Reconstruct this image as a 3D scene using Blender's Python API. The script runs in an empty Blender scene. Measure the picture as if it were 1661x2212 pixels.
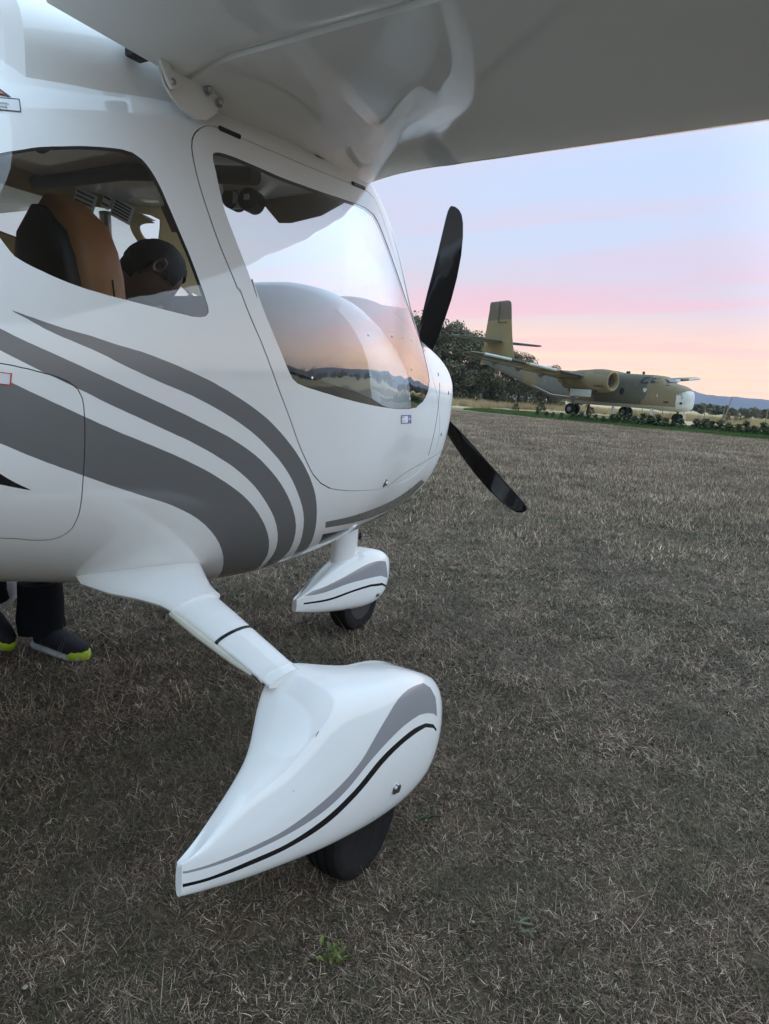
import bpy, bmesh, math, random
import numpy as np
from math import pi, sin, cos, radians, atan2, sqrt
from mathutils import Vector, Matrix
from mathutils.geometry import delaunay_2d_cdt

scene = bpy.context.scene
COL = scene.collection
RNG = np.random.default_rng(7)
random.seed(7)

# ------------------------------------------------------------------ camera
CAM = Vector((-1.26, -1.767, 1.14))
YAW, PITCH, ROLL = radians(31.5), radians(-10.1), radians(4.0)
_f = Vector((cos(YAW) * cos(PITCH), sin(YAW) * cos(PITCH), sin(PITCH)))
_r0 = Vector((sin(YAW), -cos(YAW), 0)); _u0 = _r0.cross(_f)
_r = _r0 * cos(ROLL) + _u0 * sin(ROLL); _u = -_r0 * sin(ROLL) + _u0 * cos(ROLL)
camd = bpy.data.cameras.new('camera'); cam = bpy.data.objects.new('camera', camd); COL.objects.link(cam)
cam.matrix_world = Matrix(((_r.x, _u.x, -_f.x, CAM.x), (_r.y, _u.y, -_f.y, CAM.y), (_r.z, _u.z, -_f.z, CAM.z), (0, 0, 0, 1)))
camd.sensor_fit = 'HORIZONTAL'; camd.sensor_width = 36.0; camd.lens = 36.0 * 1512 / 1661
camd.clip_start = 0.05; camd.clip_end = 20000
scene.camera = cam

# ------------------------------------------------------------------ sky, sun, exposure
SUN_AZ, SUN_EL = radians(2), radians(1.0)
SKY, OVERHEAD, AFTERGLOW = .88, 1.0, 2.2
def lin(r, g, b):
    f = lambda c: (c / 255 / 12.92) if c / 255 <= .04045 else ((c / 255 + .055) / 1.055) ** 2.4
    return (f(r), f(g), f(b), 1)
world = bpy.data.worlds.new('World'); scene.world = world; world.use_nodes = True
class NT:
    """small helper round a node tree"""
    def __init__(s, t): s.t = t; s.n = t.nodes; s.l = t.links
    def add(s, typ, **kw):
        n = s.n.new(typ)
        for k, v in kw.items(): setattr(n, k, v)
        return n
    def put(s, sock, v):
        if isinstance(v, bpy.types.NodeSocket): s.l.new(v, sock)
        elif v is not None: sock.default_value = v
    def math(s, op, a, b=None, c=None, clamp=False):
        n = s.add('ShaderNodeMath', operation=op, use_clamp=clamp); s.put(n.inputs[0], a); s.put(n.inputs[1], b)
        if c is not None: s.put(n.inputs[2], c)
        return n.outputs[0]
    def vec(s, op, a, b=None, scale=None):
        n = s.add('ShaderNodeVectorMath', operation=op); s.put(n.inputs[0], a); s.put(n.inputs[1], b)
        if scale is not None: s.put(n.inputs['Scale'], scale)
        return n.outputs['Value'] if op in ('DOT_PRODUCT', 'LENGTH', 'DISTANCE') else n.outputs[0]
    def ramp(s, fac, stops, interp='LINEAR'):
        n = s.add('ShaderNodeValToRGB'); n.color_ramp.interpolation = interp; s.put(n.inputs[0], fac)
        e = n.color_ramp.elements
        while len(e) < len(stops): e.new(0.5)
        for q, (p, c) in zip(e, stops):
            q.position = p; q.color = c if len(c) == 4 else (*c, 1)
        return n.outputs[0]
    def mix(s, fac, a, b, blend='MIX', clamp=True):
        n = s.add('ShaderNodeMix', data_type='RGBA', blend_type=blend); n.clamp_factor = clamp
        s.put(n.inputs[0], fac); s.put(n.inputs[6], a); s.put(n.inputs[7], b)
        return n.outputs[2]
    def noise(s, vec, scale, detail=4, rough=.5, dist=0, out=0):
        n = s.add('ShaderNodeTexNoise'); s.put(n.inputs['Vector'], vec)
        n.inputs['Scale'].default_value = scale; n.inputs['Detail'].default_value = detail
        n.inputs['Roughness'].default_value = rough; n.inputs['Distortion'].default_value = dist
        return n.outputs[out]
    def mapr(s, v, a, b, c=0., d=1., smooth=True):
        n = s.add('ShaderNodeMapRange'); n.interpolation_type = 'SMOOTHSTEP' if smooth else 'LINEAR'
        s.put(n.inputs[0], v)
        for i, q in enumerate((a, b, c, d)): n.inputs[1 + i].default_value = q
        return n.outputs[0]
    def bump(s, h, strength, dist=.01, normal=None):
        n = s.add('ShaderNodeBump'); s.put(n.inputs['Height'], h); n.inputs['Strength'].default_value = strength
        n.inputs['Distance'].default_value = dist
        if normal: s.put(n.inputs['Normal'], normal)
        return n.outputs[0]
w = NT(world.node_tree); w.n.clear()
tc = w.add('ShaderNodeTexCoord'); D = w.vec('NORMALIZE', tc.outputs['Generated'])
sx = w.add('ShaderNodeSeparateXYZ'); w.put(sx.inputs[0], D)
hz = w.math('SQRT', w.math('ADD', w.math('MULTIPLY', sx.outputs[0], sx.outputs[0]), w.math('MULTIPLY', sx.outputs[1], sx.outputs[1])))
el = w.math('ARCTAN2', sx.outputs[2], hz)                                # elevation in radians
hd = w.math('DIVIDE', w.math('ADD', w.math('MULTIPLY', sx.outputs[0], cos(SUN_AZ)), w.math('MULTIPLY', sx.outputs[1], sin(SUN_AZ))), w.math('MAXIMUM', hz, .001))
tow = w.mapr(hd, .62, 1.0)                                              # 1 towards the afterglow
# long streaky clouds: coordinates on a flat layer, stretched along the horizon
lay = w.add('ShaderNodeCombineXYZ')
den = w.math('ADD', w.math('MAXIMUM', sx.outputs[2], 0.0), .09)
w.put(lay.inputs[0], w.math('DIVIDE', sx.outputs[0], den)); w.put(lay.inputs[1], w.math('DIVIDE', sx.outputs[1], den)); w.put(lay.inputs[2], 0.)
rot = w.add('ShaderNodeMapping'); w.put(rot.inputs[0], lay.outputs[0]); rot.inputs['Rotation'].default_value = (0, 0, radians(-12)); rot.inputs['Scale'].default_value = (1.15, .26, 1)
cl = w.noise(rot.outputs[0], 1.3, 4, .58, .45)
cloud = w.mapr(cl, .42, .64)
te = w.math('DIVIDE', w.math('MAXIMUM', el, 0.), radians(90))
q = lambda deg: deg / 90.
clear_glow = w.ramp(te, [(0, lin(255, 208, 150)), (q(2.2), lin(255, 216, 172)), (q(4.5), lin(252, 216, 192)), (q(7), lin(228, 212, 222)), (q(11), lin(206, 216, 240)), (q(18), lin(194, 214, 246)), (q(35), lin(184, 213, 241)), (1, lin(180, 212, 238))])
clear_far = w.ramp(te, [(0, lin(226, 214, 196)), (q(3), lin(220, 216, 208)), (q(9), lin(204, 214, 222)), (q(18), lin(192, 214, 234)), (1, lin(180, 212, 238))])
clear = w.mix(tow, clear_far, clear_glow)
cloud_col = w.ramp(te, [(0, lin(255, 190, 160)), (q(3), lin(252, 204, 190)), (q(6.5), lin(248, 196, 206)), (q(10), lin(224, 205, 224)), (q(16), lin(208, 211, 235)), (q(40), lin(205, 218, 238)), (1, lin(200, 216, 238))])
skyc = w.mix(w.math('MULTIPLY', cloud, w.math('ADD', .20, w.math('MULTIPLY', tow, .60))), clear, cloud_col)
sun_warm = w.math('MULTIPLY', w.math('POWER', tow, 3.), w.mapr(el, radians(6), 0.))
skyc = w.mix(w.math('MULTIPLY', sun_warm, .38), skyc, lin(255, 172, 96))
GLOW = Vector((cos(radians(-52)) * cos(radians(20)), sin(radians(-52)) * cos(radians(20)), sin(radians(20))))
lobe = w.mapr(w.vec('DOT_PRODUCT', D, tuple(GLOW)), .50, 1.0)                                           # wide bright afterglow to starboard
low = w.math('MULTIPLY', w.mapr(el, radians(9), 0.), w.math('ADD', .25, w.math('MULTIPLY', sun_warm, .6)))
high = w.math('MULTIPLY', w.mapr(el, radians(14), radians(65)), OVERHEAD)
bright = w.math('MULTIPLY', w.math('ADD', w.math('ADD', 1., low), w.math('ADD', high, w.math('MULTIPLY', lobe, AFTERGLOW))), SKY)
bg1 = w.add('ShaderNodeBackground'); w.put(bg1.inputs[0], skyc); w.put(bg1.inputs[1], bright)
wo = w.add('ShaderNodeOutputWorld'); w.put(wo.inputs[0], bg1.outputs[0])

sund = bpy.data.lights.new('sun', 'SUN'); sun = bpy.data.objects.new('sun', sund); COL.objects.link(sun)
sund.energy = .12; sund.angle = radians(60); sund.color = (1, .72, .52)
_sd = Vector((cos(SUN_AZ) * cos(radians(5)), sin(SUN_AZ) * cos(radians(5)), sin(radians(5))))
sun.rotation_euler = _sd.to_track_quat('Z', 'Y').to_euler(); sun.location = (0, 0, 30)

vs = scene.view_settings; vs.view_transform = 'Standard'; vs.look = 'None'; vs.exposure = 0.36; vs.gamma = 1; vs.use_curve_mapping = False
HAZE = .00018
scene.cycles.use_denoising = True
scene.cycles.max_bounces = 6; scene.cycles.diffuse_bounces = 3; scene.cycles.glossy_bounces = 4; scene.cycles.transparent_max_bounces = 14; scene.cycles.caustics_reflective = False; scene.cycles.caustics_refractive = False

# ------------------------------------------------------------------ helpers
def link(o, parent=None):
    COL.objects.link(o)
    if parent is not None: o.parent = parent
    return o
def tag(o, label=None, cat=None, group=None, kind=None):
    for k, v in (('label', label), ('category', cat), ('group', group), ('kind', kind)):
        if v: o[k] = v
    return o
def empty(name, loc=(0, 0, 0), rz=0, parent=None):
    o = bpy.data.objects.new(name, None); o.location = loc; o.rotation_euler = (0, 0, rz); o.empty_display_size = .2
    return link(o, parent)
def mesh_obj(name, verts, faces, mat=None, parent=None, smooth=None, normals=None, mids=None):
    me = bpy.data.meshes.new(name)
    me.from_pydata([tuple(map(float, v)) for v in verts], [], [tuple(map(int, f)) for f in faces])
    if mat is not None:
        for m in (mat if isinstance(mat, (list, tuple)) else [mat]): me.materials.append(m)
    if mids is not None: me.polygons.foreach_set('material_index', np.asarray(mids, dtype=np.int32))
    if smooth is not None or normals is not None:
        me.polygons.foreach_set('use_smooth', np.ones(len(me.polygons), dtype=bool))
        if smooth is not None and normals is None and smooth < 180: me.set_sharp_from_angle(angle=radians(smooth))
    me.update()
    if normals is not None: me.normals_split_custom_set_from_vertices([tuple(map(float, n)) for n in normals])
    return link(bpy.data.objects.new(name, me), parent)
def copy_tree(o, parent=None):
    c = o.copy(); COL.objects.link(c); c.parent = parent
    for ch in list(o.children): copy_tree(ch, c)
    return c
class MB:
    """collects shapes of ONE part"""
    def __init__(s): s.v = []; s.f = []; s.m = []
    def add(s, v, f, m=0):
        k = len(s.v); s.v += [tuple(map(float, p)) for p in v]; s.f += [tuple(i + k for i in q) for q in f]; s.m += [m] * len(f); return s
    def box(s, c, h, M=None, m=0, bev=0.0):
        c = np.array(c, float); h = np.array(h, float)
        bm = bmesh.new(); bmesh.ops.create_cube(bm, size=2)
        for v in bm.verts: v.co = Vector((v.co.x * h[0], v.co.y * h[1], v.co.z * h[2]))
        if bev > 0: bmesh.ops.bevel(bm, geom=list(bm.edges), offset=bev, segments=2, affect='EDGES', profile=.5)
        M = M or Matrix.Identity(3)
        bm.verts.index_update()
        s.add([Vector(c) + M @ v.co for v in bm.verts], [[v.index for v in f.verts] for f in bm.faces], m); bm.free(); return s
    def tube(s, pts, rad, n=10, m=0, cap=True):
        pts = [Vector(p) for p in pts]; rad = rad if isinstance(rad, (list, tuple)) else [rad] * len(pts)
        V = []; F = []; up = None
        for i, p in enumerate(pts):
            t = (pts[min(i + 1, len(pts) - 1)] - pts[max(i - 1, 0)]).normalized()
            if up is None: up = t.orthogonal().normalized()
            a = (up - t * up.dot(t)).normalized(); b = t.cross(a); up = a
            for j in range(n):
                an = 2 * pi * j / n; V.append(p + (a * cos(an) + b * sin(an)) * rad[i])
        for i in range(len(pts) - 1):
            for j in range(n):
                F.append((i * n + j, i * n + (j + 1) % n, (i + 1) * n + (j + 1) % n, (i + 1) * n + j))
        if cap: F.append(tuple(range(n))[::-1]); F.append(tuple((len(pts) - 1) * n + j for j in range(n)))
        return s.add(V, F, m)
    def loft(s, secs, closed=True, cap=True, m=0):
        n = len(secs[0]); V = [p for q in secs for p in q]; F = []
        for i in range(len(secs) - 1):
            for j in range(n if closed else n - 1):
                F.append((i * n + j, i * n + (j + 1) % n, (i + 1) * n + (j + 1) % n, (i + 1) * n + j))
        if cap: F.append(tuple(range(n))[::-1]); F.append(tuple((len(secs) - 1) * n + j for j in range(n)))
        return s.add(V, F, m)
    def lathe(s, c, axis, prof, n=24, m=0, cap=True):
        """prof: list of (along axis, radius)"""
        c = Vector(c); ax = Vector(axis).normalized(); a = ax.orthogonal().normalized(); b = ax.cross(a)
        return s.loft([[c + ax * t + (a * cos(2 * pi * j / n) + b * sin(2 * pi * j / n)) * max(r, 1e-4) for j in range(n)] for t, r in prof], m=m, cap=cap)
    def prism(s, poly, d, m=0):
        """poly: 3D points of one face, d: extrusion vector"""
        n = len(poly); d = Vector(d); A = [Vector(p) for p in poly]
        F = [tuple(range(n))[::-1], tuple(range(n, 2 * n))] + [(j, (j + 1) % n, n + (j + 1) % n, n + j) for j in range(n)]
        return s.add(A + [p + d for p in A], F, m)
    def build(s, name, mat, parent=None, smooth=35):
        return mesh_obj(name, s.v, s.f, mat, parent, smooth, mids=s.m if any(s.m) else None)
def cspline(xs, ys):
    xs = np.array(xs, float); ys = np.array(ys, float); n = len(xs); h = np.diff(xs); A = np.zeros((n, n)); b = np.zeros(n); A[0, 0] = A[-1, -1] = 1
    for i in range(1, n - 1):
        A[i, i - 1] = h[i - 1]; A[i, i] = 2 * (h[i - 1] + h[i]); A[i, i + 1] = h[i]
        b[i] = 6 * ((ys[i + 1] - ys[i]) / h[i] - (ys[i] - ys[i - 1]) / h[i - 1])
    M = np.linalg.solve(A, b)
    def f(x):
        x = np.clip(np.asarray(x, float), xs[0], xs[-1]); i = np.clip(np.searchsorted(xs, x, side='right') - 1, 0, n - 2)
        a = xs[i + 1] - x; c = x - xs[i]; hh = h[i]
        return M[i] * a**3 / (6 * hh) + M[i + 1] * c**3 / (6 * hh) + (ys[i] / hh - M[i] * hh / 6) * a + (ys[i + 1] / hh - M[i + 1] * hh / 6) * c
    return f
def pchip(xs, ys):
    xs = np.array(xs, float); ys = np.array(ys, float); h = np.diff(xs); d = np.diff(ys) / h
    m = np.zeros_like(ys); m[0] = d[0]; m[-1] = d[-1]
    for i in range(1, len(xs) - 1):
        if d[i - 1] * d[i] > 0:
            w1 = 2 * h[i] + h[i - 1]; w2 = h[i] + 2 * h[i - 1]; m[i] = (w1 + w2) / (w1 / d[i - 1] + w2 / d[i])
    def f(x):
        x = np.clip(np.asarray(x, float), xs[0], xs[-1]); i = np.clip(np.searchsorted(xs, x, side='right') - 1, 0, len(xs) - 2)
        t = (x - xs[i]) / h[i]; t2 = t * t; t3 = t2 * t
        return (2 * t3 - 3 * t2 + 1) * ys[i] + (t3 - 2 * t2 + t) * h[i] * m[i] + (-2 * t3 + 3 * t2) * ys[i + 1] + (t3 - t2) * h[i] * m[i + 1]
    return f
def inside(poly, P):
    """points P (N,2) inside polygon (M,2)"""
    poly = np.asarray(poly); x, y = P[:, 0], P[:, 1]; r = np.zeros(len(P), bool)
    for a, b in zip(poly, np.roll(poly, -1, 0)):
        c = (a[1] > y) != (b[1] > y)
        r ^= c & (x < (b[0] - a[0]) * (y - a[1]) / (b[1] - a[1] + 1e-15) + a[0])
    return r
def cdt(u0, u1, v0, v1, du, dv, loops, metric=(1., 1.)):
    """triangulate a rectangle of parameter space so that every loop is followed exactly"""
    su, sv = metric; V = []; E = []
    us = np.linspace(u0, u1, max(2, int(round((u1 - u0) / du)) + 1)); vs_ = np.linspace(v0, v1, max(2, int(round((v1 - v0) / dv)) + 1))
    G = np.array([(a, b) for a in us for b in vs_])
    keep = np.ones(len(G), bool); edge = (G[:, 0] == u0) | (G[:, 0] == u1) | (G[:, 1] == v0) | (G[:, 1] == v1)
    tol = .3 * min(du * su, dv * sv)
    for L, closed in loops:
        Q = np.asarray(L) * (su, sv)
        for i in range(0, len(Q) - (0 if closed else 1)):
            a, b = Q[i], Q[(i + 1) % len(Q)]; d = b - a; g = G * (su, sv)
            near = np.where((np.abs(g[:, 0] - a[0]) < .1) & (np.abs(g[:, 1] - a[1]) < .1))[0]
            if len(near) == 0: continue
            t = np.clip(((g[near] - a) @ d) / max(d @ d, 1e-12), 0, 1); dist = np.linalg.norm(g[near] - a - t[:, None] * d, axis=1)
            keep[near[dist < tol]] = False
    G = G[keep | edge]
    V = [Vector((p[0] * su, p[1] * sv)) for p in G]
    for L, closed in loops:
        k = len(V); n = len(L); V += [Vector((p[0] * su, p[1] * sv)) for p in L]
        E += [(k + i, k + (i + 1) % n) for i in range(n if closed else n - 1)]
    r = delaunay_2d_cdt(V, E, [], 0, 1e-6)
    P = np.array([(p.x / su, p.y / sv) for p in r[0]]); F = np.array([f for f in r[2] if len(f) == 3])
    for k, a in ((0, u0), (0, u1), (1, v0), (1, v1)): P[np.abs(P[:, k] - a) < 2e-5, k] = a
    P[:, 0] = np.clip(P[:, 0], u0, u1); P[:, 1] = np.clip(P[:, 1], v0, v1)
    return P, F
def surf_normals(S, P, e=1e-4):
    u, v = P[:, 0], P[:, 1]
    N = np.cross(S(u + e, v) - S(u - e, v), S(u, v + e) - S(u, v - e)); return N / np.maximum(np.linalg.norm(N, axis=1, keepdims=True), 1e-12)
def sub_mesh(X, F, N, sel, mids=None):
    F = F[sel]; ids, inv = np.unique(F, return_inverse=True)
    return X[ids], inv.reshape(-1, 3), N[ids], (mids[sel] if mids is not None else None), ids
def rim(F):
    """directed boundary edges of a triangle set"""
    e = {}
    for a, b, c in F.tolist():
        for p, q in ((a, b), (b, c), (c, a)):
            if (q, p) in e: del e[(q, p)]
            else: e[(p, q)] = 1
    return list(e)

# ------------------------------------------------------------------ materials
def mat(name):
    m = bpy.data.materials.new(name); m.use_nodes = True; t = NT(m.node_tree)
    b = t.n['Principled BSDF']; return m, t, b
def plain(name, col, rough=.5, metal=0., spec=.5, var=.0, vscale=8., bump=0., bscale=60., coat=0.):
    m, t, b = mat(name); b.inputs['Roughness'].default_value = rough; b.inputs['Metallic'].default_value = metal; b.inputs['Specular IOR Level'].default_value = spec
    b.inputs['Coat Weight'].default_value = coat; b.inputs['Coat Roughness'].default_value = .03
    co = t.add('ShaderNodeTexCoord').outputs['Object']
    c = (*col, 1)
    if var:
        n = t.noise(co, vscale, 5, .6); c2 = tuple(max(0, x * (1 - var)) for x in col); c3 = tuple(min(1, x * (1 + var)) for x in col)
        t.put(b.inputs['Base Color'], t.ramp(n, [(.3, (*c2, 1)), (.7, (*c3, 1))]))
    else: b.inputs['Base Color'].default_value = c
    if bump: t.put(b.inputs['Normal'], t.bump(t.noise(co, bscale, 4, .6), bump, .004))
    return m
def paint(name, col, rough=.07, dirt=.06, spec=.5):
    """glossy gel-coat: faint dust and tiny waviness"""
    m, t, b = mat(name); co = t.add('ShaderNodeTexCoord').outputs['Object']
    d = t.mapr(t.noise(co, 3.2, 6, .65), .45, .75); d2 = t.mapr(t.noise(co, 60, 3, .7), .62, .78)
    dd = t.math('MULTIPLY', t.math('ADD', d, t.math('MULTIPLY', d2, .6)), dirt)
    t.put(b.inputs['Base Color'], t.mix(dd, (*col, 1), (.36, .32, .26, 1)))
    t.put(b.inputs['Roughness'], t.math('ADD', t.math('MULTIPLY', d, .05), rough)); b.inputs['Specular IOR Level'].default_value = spec
    t.put(b.inputs['Normal'], t.bump(t.noise(co, 2.6, 2, .4), .05, .02))
    return m
def glass(name, tint=(.93, .95, .95), wav=.22, f0=.045):
    """thin acrylic sheet: clear with a mirror reflection that grows at grazing angles"""
    m = bpy.data.materials.new(name); m.use_nodes = True; t = NT(m.node_tree); t.n.clear()
    co = t.add('ShaderNodeTexCoord').outputs['Object']
    nb = t.bump(t.noise(co, 3.4, 2, .4), wav, .03)
    geo = t.add('ShaderNodeNewGeometry')
    c = t.math('ABSOLUTE', t.vec('DOT_PRODUCT', geo.outputs['Normal'], geo.outputs['Incoming']))
    fr = t.math('ADD', f0, t.math('MULTIPLY', t.math('POWER', t.math('SUBTRACT', 1., c), 2.6), 1 - f0), clamp=True)
    tr = t.add('ShaderNodeBsdfTransparent'); tr.inputs[0].default_value = (*tint, 1)
    gl = t.add('ShaderNodeBsdfGlossy'); gl.inputs['Roughness'].default_value = .0; gl.inputs[0].default_value = (1, 1, 1, 1); t.put(gl.inputs['Normal'], nb)
    mx = t.add('ShaderNodeMixShader'); t.put(mx.inputs[0], fr); t.put(mx.inputs[1], tr.outputs[0]); t.put(mx.inputs[2], gl.outputs[0])
    t.put(t.add('ShaderNodeOutputMaterial').inputs[0], mx.outputs[0]); return m
M = {}
M['white'] = paint('white_gelcoat', (.84, .84, .82), .05, .05)
M['grey'] = paint('dark_grey_stripe', (.16, .16, .16), .16, .03)
M['midgrey'] = paint('mid_grey_stripe', (.29, .29, .30), .16, .03)
M['black'] = paint('black_vinyl', (.012, .012, .014), .15, .02)
M['prop'] = paint('black_propeller', (.006, .006, .007), .06, .03)
M['glass'] = glass('acrylic')
M['lining'] = plain('tan_lining', (.50, .375, .18), .8, var=.12, vscale=5, bump=.15, bscale=90)
M['leather'] = plain('tan_leather', (.36, .16, .055), .5, var=.15, vscale=9, bump=.3, bscale=40)
M['visor'] = plain('brown_visor', (.16, .085, .03), .55, var=.1)
M['visor2'] = plain('ochre_visor', (.21, .13, .045), .5, var=.08)
M['shell'] = plain('black_shell', (.006, .006, .007), .55)
M['gasket'] = plain('gasket', (.02, .02, .021), .6)
M['seam'] = plain('seam', (.13, .13, .13), .6)
M['rubber'] = plain('tyre_rubber', (.014, .0135, .013), .8, spec=.15, var=.25, vscale=30, bump=.3, bscale=120)
M['steel'] = plain('steel', (.45, .45, .46), .28, 1.)
M['alu'] = plain('aluminium', (.42, .43, .44), .4, .9)
M['glare'] = plain('glareshield', (.50, .52, .55), .6, var=.06)
M['dark'] = plain('dark_trim', (.03, .028, .026), .6)
M['paper'] = plain('sticker_white', (.72, .73, .74), .45)
M['redink'] = plain('sticker_red', (.55, .03, .04), .45)
M['orange'] = plain('sticker_orange', (.75, .14, .03), .45)
M['blueink'] = plain('sticker_blue', (.05, .09, .30), .45)
M['blackink'] = plain('sticker_black', (.015, .015, .015), .5)
M['foam'] = plain('foam_strip', (.62, .60, .50), .8, var=.1)
M['clear'] = plain('hub_cap', (.6, .6, .6), .3)
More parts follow.
